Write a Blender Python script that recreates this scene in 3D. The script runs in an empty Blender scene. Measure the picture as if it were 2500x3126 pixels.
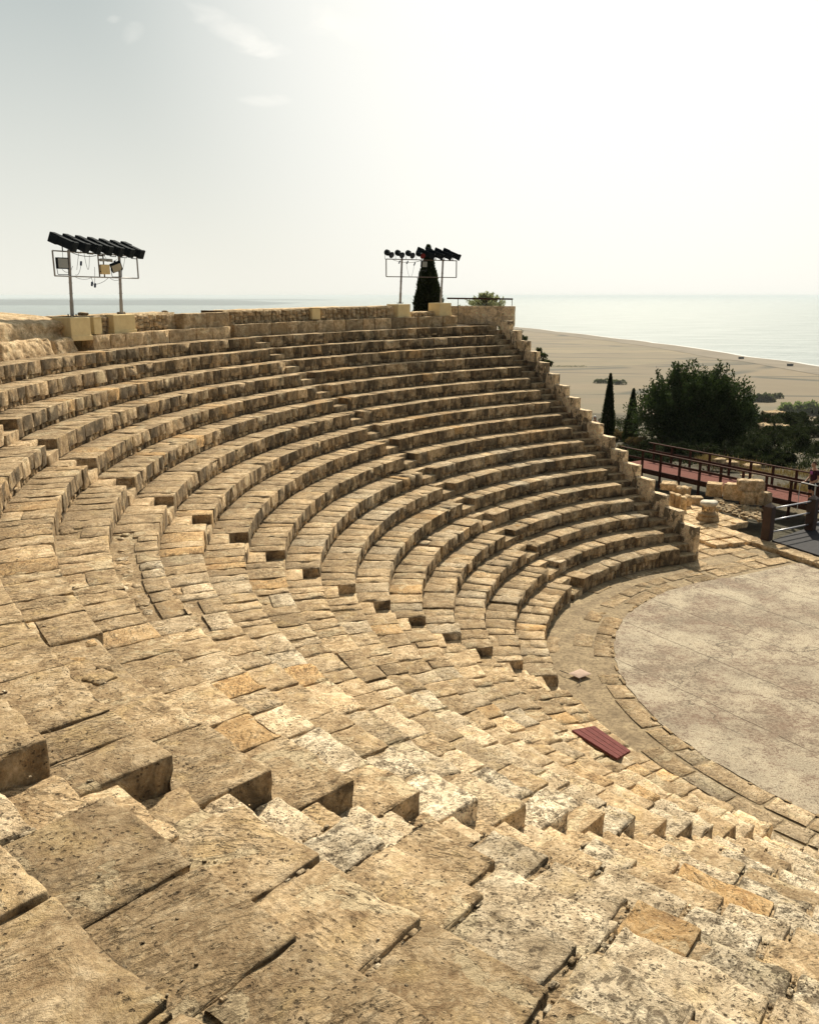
import bpy, bmesh, math, random
import numpy as np
from mathutils import Vector, Matrix, Euler
random.seed(7); RNG = np.random.default_rng(7)
sc = bpy.context.scene
col = sc.collection
R_ = math.radians
SUN_AZ, SUN_EL = 14.0, 41.0          # degrees right of the view axis (+Y), above the horizon

# ------------------------------------------------------------------ theatre survey (metres)
OX, OY, CZ = 12.074, 17.589, 8.504   # centre of the orchestra, eye height
FPX, PPX, PPY, PITCH = 2531.8, 1248.0, 1545.7, 0.2490
TX, TY = 0.0143, 0.0028
def rowR(k): return 8.8188 + (k-1)*0.7125 - 0.2202*((k-9.5)**2-72)/100
def rowZ0(k):
    u = k-9.5
    if k < 1: return 0.0
    return 0.5324 + (k-1)*0.4 + 0.0304*(u*u-72)/100 - 0.0728*(u**3/600-u/10)
AA, AB, AC, AD = 2.5437, 3.2551, 3.9250, 2.0341
def edge(a, w, R): return a + math.asin(max(-.95, min(.95, w/R)))
def tilt(x, y): return TX*(x-OX) + TY*(y-OY)

# ------------------------------------------------------------------ survey helpers (pixel of the photo -> point in the place)
def ray(px, py):
    r = (px-PPX)/FPX; u = -(py-PPY)/FPX
    cp, sp = math.cos(PITCH), math.sin(PITCH)
    return (r, cp+u*sp, -sp+u*cp)
def atz(px, py, z):
    d = ray(px, py); s = (z-CZ)/d[2]; return Vector((d[0]*s, d[1]*s, z))
def aty(px, py, y):
    d = ray(px, py); s = y/d[1]; return Vector((d[0]*s, y, CZ+d[2]*s))
KD = 1250/862
def Dz(x, y, z): return atz(x*KD, y*KD, z)
def Dy(x, y, Y): return aty(x*KD, y*KD, Y)
def dist_px(x, y, z):
    return math.sqrt(x*x+y*y+(z-CZ)**2)

# ------------------------------------------------------------------ numpy noise
def _h(ix, iy, iz):
    n = (ix.astype(np.int64)*374761393 + iy.astype(np.int64)*668265263 + iz.astype(np.int64)*2147483647) & 0xffffffff
    n = ((n ^ (n >> 13))*1274126177) & 0xffffffff
    n = (n ^ (n >> 16)) & 0xffffffff
    return n/4294967295.0*2-1
def vnoise(p):
    i = np.floor(p); f = p-i; f = f*f*(3-2*f); i = i.astype(np.int64)
    r = 0
    for dx in (0, 1):
        for dy in (0, 1):
            for dz in (0, 1):
                w = (f[:, 0] if dx else 1-f[:, 0])*(f[:, 1] if dy else 1-f[:, 1])*(f[:, 2] if dz else 1-f[:, 2])
                r = r + w*_h(i[:, 0]+dx, i[:, 1]+dy, i[:, 2]+dz)
    return r
def fbm(p, o=3):
    r = 0; a = 1.0; s = 0
    for k in range(o):
        r = r + a*vnoise(p*(2.03**k)+k*17.3); s += a; a *= .5
    return r/s

# ------------------------------------------------------------------ mesh accumulation
class Acc:
    def __init__(s): s.v = []; s.q = []; s.c = []; s.n = 0
    def add(s, v, q, c):
        v = np.asarray(v, float); q = np.asarray(q, int)
        if q.shape[1] == 3: q = np.c_[q, q[:, 2]]
        s.v.append(v); s.q.append(q+s.n); s.n += len(v)
        c = np.asarray(c, float)
        if c.ndim == 1: c = np.tile(c, (len(v), 1))
        s.c.append(c)
    def build(s, name, mat, parent=None, origin=None, smooth=True):
        me = bpy.data.meshes.new(name)
        if s.n:
            v = np.concatenate(s.v); q = np.concatenate(s.q); c = np.concatenate(s.c)
            if origin is None and parent is None:
                origin = Vector(((v[:, 0].min()+v[:, 0].max())/2, (v[:, 1].min()+v[:, 1].max())/2, v[:, 2].min()))
            off = Vector((0, 0, 0))
            if parent is not None: off = parent.location
            elif origin is not None: off = Vector(origin)
            v = v - np.array(off)
            tri = q[:, 2] == q[:, 3]
            cnt = np.where(tri, 3, 4); start = np.r_[0, np.cumsum(cnt)[:-1]]
            keep = np.ones(q.shape, bool); keep[tri, 3] = False
            li = q[keep]
            me.vertices.add(len(v)); me.vertices.foreach_set('co', v.ravel())
            me.loops.add(len(li)); me.loops.foreach_set('vertex_index', li.astype(np.int32))
            me.polygons.add(len(q)); me.polygons.foreach_set('loop_start', start.astype(np.int32))
            me.polygons.foreach_set('use_smooth', np.full(len(q), smooth))
            me.update(calc_edges=True)
            at = me.color_attributes.new('tint', 'FLOAT_COLOR', 'POINT')
            at.data.foreach_set('color', c.ravel())
            me.validate()
        o = bpy.data.objects.new(name, me); col.objects.link(o)
        if parent is not None: o.parent = parent
        elif s.n: o.location = off
        if mat: me.materials.append(mat)
        return o

def tag(o, label=None, cat=None, group=None, kind=None):
    if label: o['label'] = label
    if cat: o['category'] = cat
    if group: o['group'] = group
    if kind: o['kind'] = kind
    return o
def empty(name, loc, label, cat, group=None):
    o = bpy.data.objects.new(name, None); col.objects.link(o); o.location = loc
    o.empty_display_size = .2
    bpy.context.view_layer.update()
    return tag(o, label, cat, group)

_lat = {}
def lattice(nu, nv, nw, back, bottom):
    key = (nu, nv, nw, back, bottom)
    if key in _lat: return _lat[key]
    idx = -np.ones((nu+1, nv+1, nw+1), int)
    m = np.zeros_like(idx, bool)
    m[0] = m[-1] = True; m[:, 0] = True; m[:, :, -1] = True
    if back: m[:, -1] = True
    if bottom: m[:, :, 0] = True
    ids = np.argwhere(m); idx[m] = np.arange(len(ids))
    qs = []
    def face(a, b, c, d): qs.append(np.stack([a.ravel(), b.ravel(), c.ravel(), d.ravel()], 1))
    t = idx[:, :, -1]; face(t[:-1, :-1], t[1:, :-1], t[1:, 1:], t[:-1, 1:])
    t = idx[:, 0, :]; face(t[:-1, :-1], t[1:, :-1], t[1:, 1:], t[:-1, 1:])
    t = idx[0]; face(t[:-1, :-1], t[:-1, 1:], t[1:, 1:], t[1:, :-1])
    t = idx[-1]; face(t[:-1, :-1], t[1:, :-1], t[1:, 1:], t[:-1, 1:])
    if back: t = idx[:, -1, :]; face(t[:-1, :-1], t[:-1, 1:], t[1:, 1:], t[1:, :-1])
    if bottom: t = idx[:, :, 0]; face(t[:-1, :-1], t[:-1, 1:], t[1:, 1:], t[1:, :-1])
    _lat[key] = (ids, np.concatenate(qs)); return _lat[key]
def coords(L, r, n):
    r = min(r, L*.3)
    inner = np.linspace(r, L-r, max(2, n))
    return np.concatenate([[0, r*.3], inner, [L-r*.3, L]])

def stone(acc, W, D, H, xf, tint, px=.1, r=.02, rough=.008, chip=.02, pit=0.0, back=False, bottom=False, seed=None):
    """one weathered block; local x in [-W/2,W/2], y in [0,D], z in [-H,0]; xf maps points into the place"""
    sp = max(px, .012)
    nu = int(min(64, max(2, W/sp))); nv = int(min(64, max(2, D/sp))); nw = int(min(24, max(1, H/sp)))
    cu, cv, cw = coords(W, r, nu)-W/2, coords(D, r, nv), coords(H, r, max(2, nw))-H
    ids, q = lattice(len(cu)-1, len(cv)-1, len(cw)-1, back, bottom)
    p = np.stack([cu[ids[:, 0]], cv[ids[:, 1]], cw[ids[:, 2]]], 1)
    rr = min(r, W*.3, D*.3, H*.3)
    lo = np.array([-W/2+rr, rr, -H+rr]); hi = np.array([W/2-rr, D-rr, -rr])
    if not back: hi[1] = D+1
    if not bottom: lo[2] = -H-1
    c = np.clip(p, lo, hi); d = p-c; n = np.linalg.norm(d, axis=1, keepdims=True)
    nn = d/np.maximum(n, 1e-6)
    p2 = np.where(n > 1e-6, c+nn*rr, p)
    s = np.array(RNG.uniform(-500, 500, 3) if seed is None else [seed*3.1, seed*7.7, seed*1.3])
    f = fbm(p2*3.1+s, 3)
    f2 = vnoise(p2*17+s)
    eu = np.minimum(W/2-np.abs(p[:, 0]), 9); ev = p[:, 1] if not back else np.minimum(p[:, 1], D-p[:, 1]); ew = -p[:, 2]
    e = np.sort(np.stack([eu, ev, ew], 1), axis=1)[:, 1]
    ch = np.clip(1-e/.09, 0, 1)*np.clip(fbm(p2*5.3+s*1.7, 2)+.12, 0, 1)*chip*2.2
    disp = rough*f*1.6 + rough*.45*f2 - ch
    if pit > 0:
        g = vnoise(p2*34+s*.3); disp = disp - pit*np.clip(g-.15, 0, 1)
    p2 = p2 + nn*disp[:, None]
    # a slightly skewed plan so no two blocks look alike
    if W > .2:
        p2[:, 0] += RNG.normal(0, .004)*(p2[:, 1]/D) + .003*vnoise(np.stack([p2[:, 1]*5, p2[:, 2]*5, p2[:, 0]*0], 1)+s)
    P = xf(p2)
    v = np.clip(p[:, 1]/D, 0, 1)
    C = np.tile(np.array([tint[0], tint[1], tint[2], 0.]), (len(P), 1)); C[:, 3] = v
    acc.add(P, q, C)

def ringxf(R, th, z, dz_t=0., dz_r=0.):
    def xf(p):
        a = th + p[:, 0]/R; rad = R + p[:, 1]
        X = OX+rad*np.cos(a); Y = OY+rad*np.sin(a)
        Z = z + p[:, 2] + TX*(X-OX)+TY*(Y-OY) + dz_t*p[:, 0] + dz_r*p[:, 1]
        return np.stack([X, Y, Z], 1)
    return xf
def boxxf(loc, rz=0, rx=0, ry=0, sc_=1):
    M = np.array((Matrix.Rotation(rz, 3, 'Z') @ Matrix.Rotation(rx, 3, 'X') @ Matrix.Rotation(ry, 3, 'Y')))
    L = np.array(loc)
    return lambda p: p @ M.T + L
def pixsize(x, y, z, k=4.5):
    return dist_px(x, y, z)/828.*k

def bevbox(bm, cx, cy, cz, sx, sy, sz, rot=None, bev=.004):
    """box into a bmesh, centre + full sizes"""
    M = Matrix.Translation((cx, cy, cz)) @ (rot.to_4x4() if rot else Matrix.Identity(4)) @ Matrix.Diagonal((sx, sy, sz, 1))
    r = bmesh.ops.create_cube(bm, size=1, matrix=M)
    if bev:
        es = {e for v in r['verts'] for e in v.link_edges}
        bmesh.ops.bevel(bm, geom=list(es), offset=min(bev, min(sx, sy, sz)*.3), segments=1, affect='EDGES')
def tube(bm, a, b, r, r2=None, n=10):
    a = Vector(a); b = Vector(b); d = b-a; L = d.length
    if L < 1e-6: return
    q = d.to_track_quat('Z', 'Y').to_matrix().to_4x4()
    bmesh.ops.create_cone(bm, cap_ends=True, segments=n, radius1=r, radius2=r if r2 is None else r2, depth=L, matrix=Matrix.Translation((a+b)/2) @ q)
def polytube(bm, pts, r, n=6):
    for a, b in zip(pts[:-1], pts[1:]): tube(bm, a, b, r, n=n)
def bmobj(name, bm, mat, parent=None, loc=None, smooth=False):
    me = bpy.data.meshes.new(name)
    if parent is not None: bmesh.ops.translate(bm, verts=bm.verts, vec=-parent.matrix_world.translation if parent.parent is None else -(parent.parent.location))
    elif loc is not None: bmesh.ops.translate(bm, verts=bm.verts, vec=-Vector(loc))
    bm.to_mesh(me); bm.free()
    if smooth:
        for p in me.polygons: p.use_smooth = True
    o = bpy.data.objects.new(name, me); col.objects.link(o)
    if parent is not None: o.parent = parent
    elif loc is not None: o.location = loc
    me.materials.append(mat); return o

# ------------------------------------------------------------------ materials
def newmat(name):
    m = bpy.data.materials.new(name); m.use_nodes = True
    nt = m.node_tree; b = nt.nodes['Principled BSDF']
    b.inputs['Roughness'].default_value = .9
    b.inputs['Specular IOR Level'].default_value = .25
    return m, nt, b
class NB:
    def __init__(s, nt): s.nt = nt
    def n(s, t, **k):
        x = s.nt.nodes.new(t)
        for a, v in k.items(): setattr(x, a, v)
        return x
    def l(s, a, b): s.nt.links.new(a, b)
    def noise(s, vec, scale, detail=4, rough=.6, dist=0.):
        x = s.n('ShaderNodeTexNoise'); x.inputs['Scale'].default_value = scale; x.inputs['Detail'].default_value = detail
        x.inputs['Roughness'].default_value = rough; x.inputs['Distortion'].default_value = dist
        if vec is not None: s.l(vec, x.inputs['Vector'])
        return x.outputs['Fac']
    def ramp(s, fac, stops, interp='LINEAR'):
        x = s.n('ShaderNodeValToRGB'); cr = x.color_ramp; cr.interpolation = interp
        while len(cr.elements) > 1: cr.elements.remove(cr.elements[-1])
        for i, (p, c) in enumerate(stops):
            e = cr.elements[0] if i == 0 else cr.elements.new(p)
            e.position = p; e.color = (c if len(c) == 4 else (*c, 1)) if not isinstance(c, float) else (c, c, c, 1)
        s.l(fac, x.inputs['Fac']); return x.outputs['Color']
    def mix(s, fac, a, b, mode='MIX'):
        x = s.n('ShaderNodeMix', data_type='RGBA', blend_type=mode)
        for inp, v in ((0, fac), (6, a), (7, b)):
            if isinstance(v, (int, float)): x.inputs[inp].default_value = v
            elif isinstance(v, tuple): x.inputs[inp].default_value = v if len(v) == 4 else (*v, 1)
            else: s.l(v, x.inputs[inp])
        return x.outputs[2]
    def math(s, op, a, b=None, c=None, clamp=False):
        x = s.n('ShaderNodeMath', operation=op, use_clamp=clamp)
        for i, v in enumerate((a, b, c)):
            if v is None: continue
            if isinstance(v, (int, float)): x.inputs[i].default_value = v
            else: s.l(v, x.inputs[i])
        return x.outputs[0]
    def maprange(s, v, a, b, c=0., d=1.):
        x = s.n('ShaderNodeMapRange'); x.clamp = True
        s.l(v, x.inputs[0])
        for i, k in enumerate((a, b, c, d)): x.inputs[i+1].default_value = k
        return x.outputs[0]
    def pos(s, scale=None, rotz=0.):
        g = s.n('ShaderNodeNewGeometry').outputs['Position']
        if scale is None: return g
        m = s.n('ShaderNodeMapping'); s.l(g, m.inputs['Vector'])
        m.inputs['Scale'].default_value = scale; m.inputs['Rotation'].default_value = (0, 0, rotz)
        return m.outputs['Vector']
    def bump(s, h, strength, dist, normal=None):
        x = s.n('ShaderNodeBump'); x.inputs['Strength'].default_value = strength; x.inputs['Distance'].default_value = dist
        s.l(h, x.inputs['Height'])
        if normal is not None: s.l(normal, x.inputs['Normal'])
        return x.outputs['Normal']

def stone_mat(name, stain=1.0, dirt=1.0, gain=1.0, srng=(.40, .58)):
    m, nt, b = newmat(name); N = NB(nt)
    b.inputs['Specular IOR Level'].default_value = .12
    P = N.pos()
    at = N.n('ShaderNodeAttribute', attribute_name='tint')
    sep = N.n('ShaderNodeSeparateColor'); N.l(at.outputs['Color'], sep.inputs[0])
    warm, pitt, val = sep.outputs[0], sep.outputs[1], sep.outputs[2]
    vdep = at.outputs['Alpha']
    geo = N.n('ShaderNodeNewGeometry'); sx = N.n('ShaderNodeSeparateXYZ'); N.l(geo.outputs['Normal'], sx.inputs[0])
    top = N.maprange(sx.outputs[2], .45, .8)
    big = N.noise(P, 1.3, 3, .55); med = N.noise(P, 6, 7, .68, .5); fine = N.noise(P, 38, 6, .75); grit = N.noise(P, 170, 3, .75)
    vr = N.n('ShaderNodeVectorRotate', rotation_type='Z_AXIS'); N.l(P, vr.inputs['Vector']); N.l(N.math('MULTIPLY', N.math('SUBTRACT', warm, .3), 2.2), vr.inputs['Angle'])
    vm = N.n('ShaderNodeVectorMath', operation='MULTIPLY'); N.l(vr.outputs[0], vm.inputs[0]); vm.inputs[1].default_value = (10, 32, 32)
    dash = N.noise(vm.outputs[0], 1., 4, .62, 1.1)
    # base stone colours
    c1 = N.ramp(med, [(.34, (.225, .145, .078)), (.5, (.43, .305, .175)), (.64, (.62, .475, .305))])
    c2 = N.ramp(med, [(.32, (.27, .145, .06)), (.5, (.49, .30, .13)), (.68, (.62, .43, .23))])
    c3 = N.ramp(med, [(.32, (.34, .265, .175)), (.48, (.58, .475, .335)), (.64, (.78, .67, .50))])
    w = N.maprange(warm, .6, 1.0)
    base = N.mix(w, c1, c2)
    base = N.mix(N.maprange(pitt, .35, .8), base, c3)
    # ochre and brown blooms, peeled skin with a sharp outline
    base = N.mix(N.math('MULTIPLY', N.maprange(big, .46, .66), .50), base, (.235, .165, .095))
    bl = N.noise(P, 2.7, 5, .6, 1.0)
    base = N.mix(N.math('MULTIPLY', N.maprange(bl, .56, .66), .35), base, (.56, .40, .19))
    peel = N.noise(P, 2.1, 7, .58, .8)
    pe = N.maprange(peel, .600, .612)
    base = N.mix(N.math('MULTIPLY', pe, .45), base, (.62, .52, .34))
    # short tool marks, in patches, on tops
    dpatch = N.maprange(N.noise(P, 1.7, 3, .6), .40, .58)
    dm_ = N.math('MULTIPLY', N.math('MULTIPLY', N.maprange(dash, .53, .62), dpatch), N.math('SUBTRACT', 1., N.math('MULTIPLY', pitt, .8)))
    dm_ = N.math('MULTIPLY', dm_, top)
    base = N.mix(N.math('MULTIPLY', dm_, .75), base, (.10, .066, .036))
    # grain
    base = N.mix(N.math('MULTIPLY', N.maprange(fine, .50, .70), .60), base, (.155, .11, .062))
    base = N.mix(N.math('MULTIPLY', N.maprange(fine, .48, .30), .45), base, (.68, .57, .38))
    base = N.mix(N.math('MULTIPLY', N.maprange(grit, .54, .72), .35), base, (.10, .075, .045))
    # lichen (strong where the block is pitted)
    lich = N.noise(P, 9, 9, .80, .4)
    lth = N.math('SUBTRACT', .68, N.math('MULTIPLY', pitt, .19))
    lm = N.math('MULTIPLY', N.math('SUBTRACT', lich, lth), 16., clamp=True)
    base = N.mix(N.math('MULTIPLY', lm, .78), base, (.095, .068, .044))
    # pits of two sizes
    wn = N.n('ShaderNodeTexNoise'); wn.inputs['Scale'].default_value = 38; wn.inputs['Detail'].default_value = 3; N.l(P, wn.inputs['Vector'])
    wv = N.n('ShaderNodeVectorMath', operation='MULTIPLY_ADD'); N.l(wn.outputs['Color'], wv.inputs[0]); wv.inputs[1].default_value = (.05, .035, .035); N.l(P, wv.inputs[2])
    def pitset(scale, r0, r1, dens):
        vor = N.n('ShaderNodeTexVoronoi', feature='F1'); vor.inputs['Scale'].default_value = scale; N.l(wv.outputs[0], vor.inputs['Vector'])
        sc3 = N.n('ShaderNodeSeparateColor'); N.l(vor.outputs['Color'], sc3.inputs[0])
        on = N.math('GREATER_THAN', sc3.outputs[0], N.math('SUBTRACT', 1.-dens, N.math('MULTIPLY', pitt, .55)))
        return N.math('MULTIPLY', N.maprange(vor.outputs['Distance'], r0, r1), on)
    pits = N.math('MAXIMUM', pitset(55, .46, .24, .10), pitset(21, .30, .14, .03))
    pits = N.math('MULTIPLY', pits, N.maprange(N.noise(P, 4., 3), .40, .52))
    base = N.mix(N.math('MULTIPLY', pits, .82), base, (.062, .045, .028))
    # black weathering on upright faces
    upr = N.maprange(N.math('ABSOLUTE', sx.outputs[2]), .75, .35)
    st = N.noise(N.pos((1., 1., .62)), 2.6, 7, .66, .7)
    stt = N.math('ADD', st, N.math('MULTIPLY', N.math('SUBTRACT', .5, val), .30))
    sm2 = N.math('MULTIPLY', N.math('MULTIPLY', N.maprange(stt, *srng), upr), .82*stain)
    base = N.mix(sm2, base, (.060, .048, .034))
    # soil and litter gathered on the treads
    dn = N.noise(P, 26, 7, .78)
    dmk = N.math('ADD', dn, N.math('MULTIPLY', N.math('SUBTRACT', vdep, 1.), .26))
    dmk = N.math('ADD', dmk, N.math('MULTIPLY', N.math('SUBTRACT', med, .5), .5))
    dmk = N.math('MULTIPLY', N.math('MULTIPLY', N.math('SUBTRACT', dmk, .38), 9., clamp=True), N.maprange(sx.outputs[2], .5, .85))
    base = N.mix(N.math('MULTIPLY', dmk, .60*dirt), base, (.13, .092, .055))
    vv = N.math('MULTIPLY', N.math('ADD', N.math('MULTIPLY', val, .95), .50), gain)
    hv = N.n('ShaderNodeHueSaturation'); N.l(base, hv.inputs['Color']); N.l(vv, hv.inputs['Value']); hv.inputs['Saturation'].default_value = 1.0
    N.l(hv.outputs[0], b.inputs['Base Color'])
    hgt = N.math('ADD', N.math('MULTIPLY', fine, .8), N.math('MULTIPLY', grit, .35))
    hgt = N.math('SUBTRACT', hgt, N.math('MULTIPLY', pits, 1.1))
    hgt = N.math('SUBTRACT', hgt, N.math('MULTIPLY', dm_, .9))
    hgt = N.math('SUBTRACT', hgt, N.math('MULTIPLY', lm, .35))
    nb = N.bump(hgt, 1.0, .016)
    h2 = N.math('SUBTRACT', med, N.math('MULTIPLY', pe, .12))
    nb = N.bump(h2, .8, .05, nb)
    N.l(nb, b.inputs['Normal'])
    return m
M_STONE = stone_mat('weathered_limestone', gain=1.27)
M_WALL = stone_mat('stained_plaster_stone', stain=1., dirt=.2, gain=1.75, srng=(.475, .505))
M_PAVE = stone_mat('paving_stone', stain=.3, dirt=.9, gain=1.12)
M_PARA = stone_mat('pale_parapet_stone', stain=.12, dirt=.1, gain=1.7)
M_RUB = stone_mat('rubble_limestone', stain=.35, dirt=.3, gain=1.5)

def simple(name, c, rough=.8, spec=.3, nscale=0, namt=.3, c2=None, bump=0, metal=0, stretch=None):
    m, nt, b = newmat(name); N = NB(nt)
    b.inputs['Roughness'].default_value = rough; b.inputs['Specular IOR Level'].default_value = spec; b.inputs['Metallic'].default_value = metal
    if nscale:
        f = N.noise(N.pos(stretch) if stretch else N.pos(), nscale, 5, .65)
        c2 = c2 or tuple(x*(1-namt) for x in c)
        N.l(N.ramp(f, [(.35, c2), (.65, c)]), b.inputs['Base Color'])
        if bump: N.l(N.bump(f, .6, bump), b.inputs['Normal'])
    else: b.inputs['Base Color'].default_value = (*c, 1)
    return m
M_BED = simple('earth_mortar', (.21, .16, .10), .95, .1, 30, c2=(.07, .052, .034), bump=.03)
M_YEL = simple('ochre_plaster', (.88, .71, .40), .95, .1, 5, c2=(.78, .61, .33), bump=.004)
M_METAL = simple('galvanised_tube', (.40, .38, .37), .45, .5, 8, .25, metal=.3)
M_RUSTY = simple('rusty_frame', (.20, .16, .13), .7, .3, 20, .4)
M_BLACK = simple('black_housing', (.016, .023, .030), .85, .12, 10, .3)
M_GLASS = simple('lamp_glass', (.35, .36, .34), .15, .6)
M_LENS = simple('dark_lens', (.03, .04, .06), .2, .5)
M_CABLE = simple('grey_cable', (.09, .09, .09), .6)
M_BLUE = simple('blue_plug', (.015, .04, .12), .5)
M_RED = simple('red_gel', (.16, .01, .012), .4)
M_WOODR = simple('red_wood_deck', (.21, .085, .066), .9, .06, 5, c2=(.12, .046, .038), stretch=(3, 3, 8))
M_WOODD = simple('dark_wood_rail', (.085, .036, .025), .85, .10, 6, c2=(.045, .02, .015))
M_POST = simple('dark_brown_post', (.060, .032, .026), .6, .35, 4, c2=(.032, .018, .015))
M_PIPE = simple('pale_pipe', (.48, .48, .52), .35, .5, metal=.4)
M_MAT = simple('black_stage_floor', (.030, .029, .034), .75, .12, 5, c2=(.018, .017, .021))
M_WHITE = simple('white_panel', (.62, .62, .60), .5)
M_BARK = simple('bark', (.12, .085, .055), .9, .2, 12, .5, bump=.02)

# ------------------------------------------------------------------ seating
def tint_for(k, th, zone):
    """warm, pitted, value of a block – by where it lies, as the stone changes over the theatre"""
    d = math.degrees(th)
    warm = random.random()*.6; 
    if random.random() < .10: warm = random.uniform(.7, 1)
    pit = random.random()*.35; val = random.gauss(.52, .12)
    if zone in (0, 1):
        val -= .03; warm += .08
        if k <= 8: pit += random.random()*.4
    if zone == 2:
        if 3 <= k <= 14 and d > 195 and random.random() < .5: pit += random.uniform(.15, .5)
        if k <= 14 and d > 208: val += .09
        if k <= 14 and d > 200 and random.random() < .12: val += .2; pit = max(pit, .5)
        if k <= 7 and d > 212 and random.random() < .25: warm = random.uniform(.65, .95)
        if k >= 13: pit *= .5; val -= .06
    if zone == 3 or (zone == 2 and d > 221):
        if k <= 14: pit = random.choice((random.uniform(.0, .3), random.uniform(.5, 1), random.uniform(.6, 1))); val += random.uniform(-.05, .12)
        if k >= 15: pit = random.random()*.25; val -= .09
    if zone == 2 and k >= 13: pit = min(pit, .35); val = max(val, .46)
    return (min(1, max(0, warm)), min(1, max(0, pit)), min(.95, max(.34, val)))
def damaged(k, d):
    return (k == 12 and 194 < d < 209) or (k == 14 and 214.5 < d < 219.5) or (k == 11 and 203 < d < 207) or (k in (4,) and 139 < d < 145) or (k == 3 and 141 < d < 144)
FIXED = {16: [226.6, 228.75, 230.5, 232.6, 234.5], 17: [227.6, 229.4, 231.2, 233.4, 235.3], 15: [226.4, 228.6, 230.55, 232.45, 234.4], 14: [226.2, 228.0, 230.1, 231.8, 233.6]}
ORD = ['', 'first', 'second', 'third', 'fourth', 'fifth', 'sixth', 'seventh', 'eighth', 'ninth', 'tenth', 'eleventh', 'twelfth', 'thirteenth', 'fourteenth', 'fifteenth', 'sixteenth', 'seventeenth', 'eighteenth']
WEDGE = ['far wedge beside the stepped wall', 'left wedge between the two farther stairways', 'middle wedge before the nearest stairway', 'near wedge right of the nearest stairway']
def bounds(w, R):
    return [(edge(AD, -.7512, R), edge(AA, -.56, R)), (edge(AA, .13, R), edge(AB, -.1785, R)),
            (edge(AB, .5113, R), edge(AC, -.0903, R)), (edge(AC, .60, R), R_(268) if R < 15 else R_(258))][w]
def bedstrip(acc, k, a0, a1, depth, zlow):
    R = rowR(k); z = rowZ0(k); H = z-rowZ0(k-1) if k > 1 else z
    n = max(4, int((a1-a0)*R/.12)); th = np.linspace(a0, a1, n+1)
    prof = [(.07, -H-.02), (.065, -H*.5), (.06, -.06), (.09, -.035), (depth*.35, -.03), (depth*.7, -.028), (depth+.12, -.026)]
    V = []
    for (dr, dz) in prof:
        rad = R+dr; X = OX+rad*np.cos(th); Y = OY+rad*np.sin(th); V.append(np.stack([X, Y, z+dz+TX*(X-OX)+TY*(Y-OY)], 1))
    V = np.array(V); m = len(prof)
    P = V.reshape(-1, 3); nz = fbm(P*9, 2)*.012; P[:, 2] += nz; P[:, 0] += nz*.5
    idx = np.arange(m*(n+1)).reshape(m, n+1)
    q = np.stack([idx[:-1, :-1].ravel(), idx[:-1, 1:].ravel(), idx[1:, 1:].ravel(), idx[1:, :-1].ravel()], 1)
    acc.add(P, q[:, ::-1], (.3, .2, .4, .5))
    # end caps of the core
    for e, fl in ((0, False), (n, True)):
        ring = V[:, e]; base = len(ring)
        last = ring[-1].copy(); last[2] = ring[0][2]
        pts = np.vstack([ring, last[None]]); 
        tris = np.array([[m, i+1, i] if fl else [m, i, i+1] for i in range(m-1)])
        acc.add(pts, np.c_[tris, tris[:, 2]], (.3, .2, .4, .5))

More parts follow.
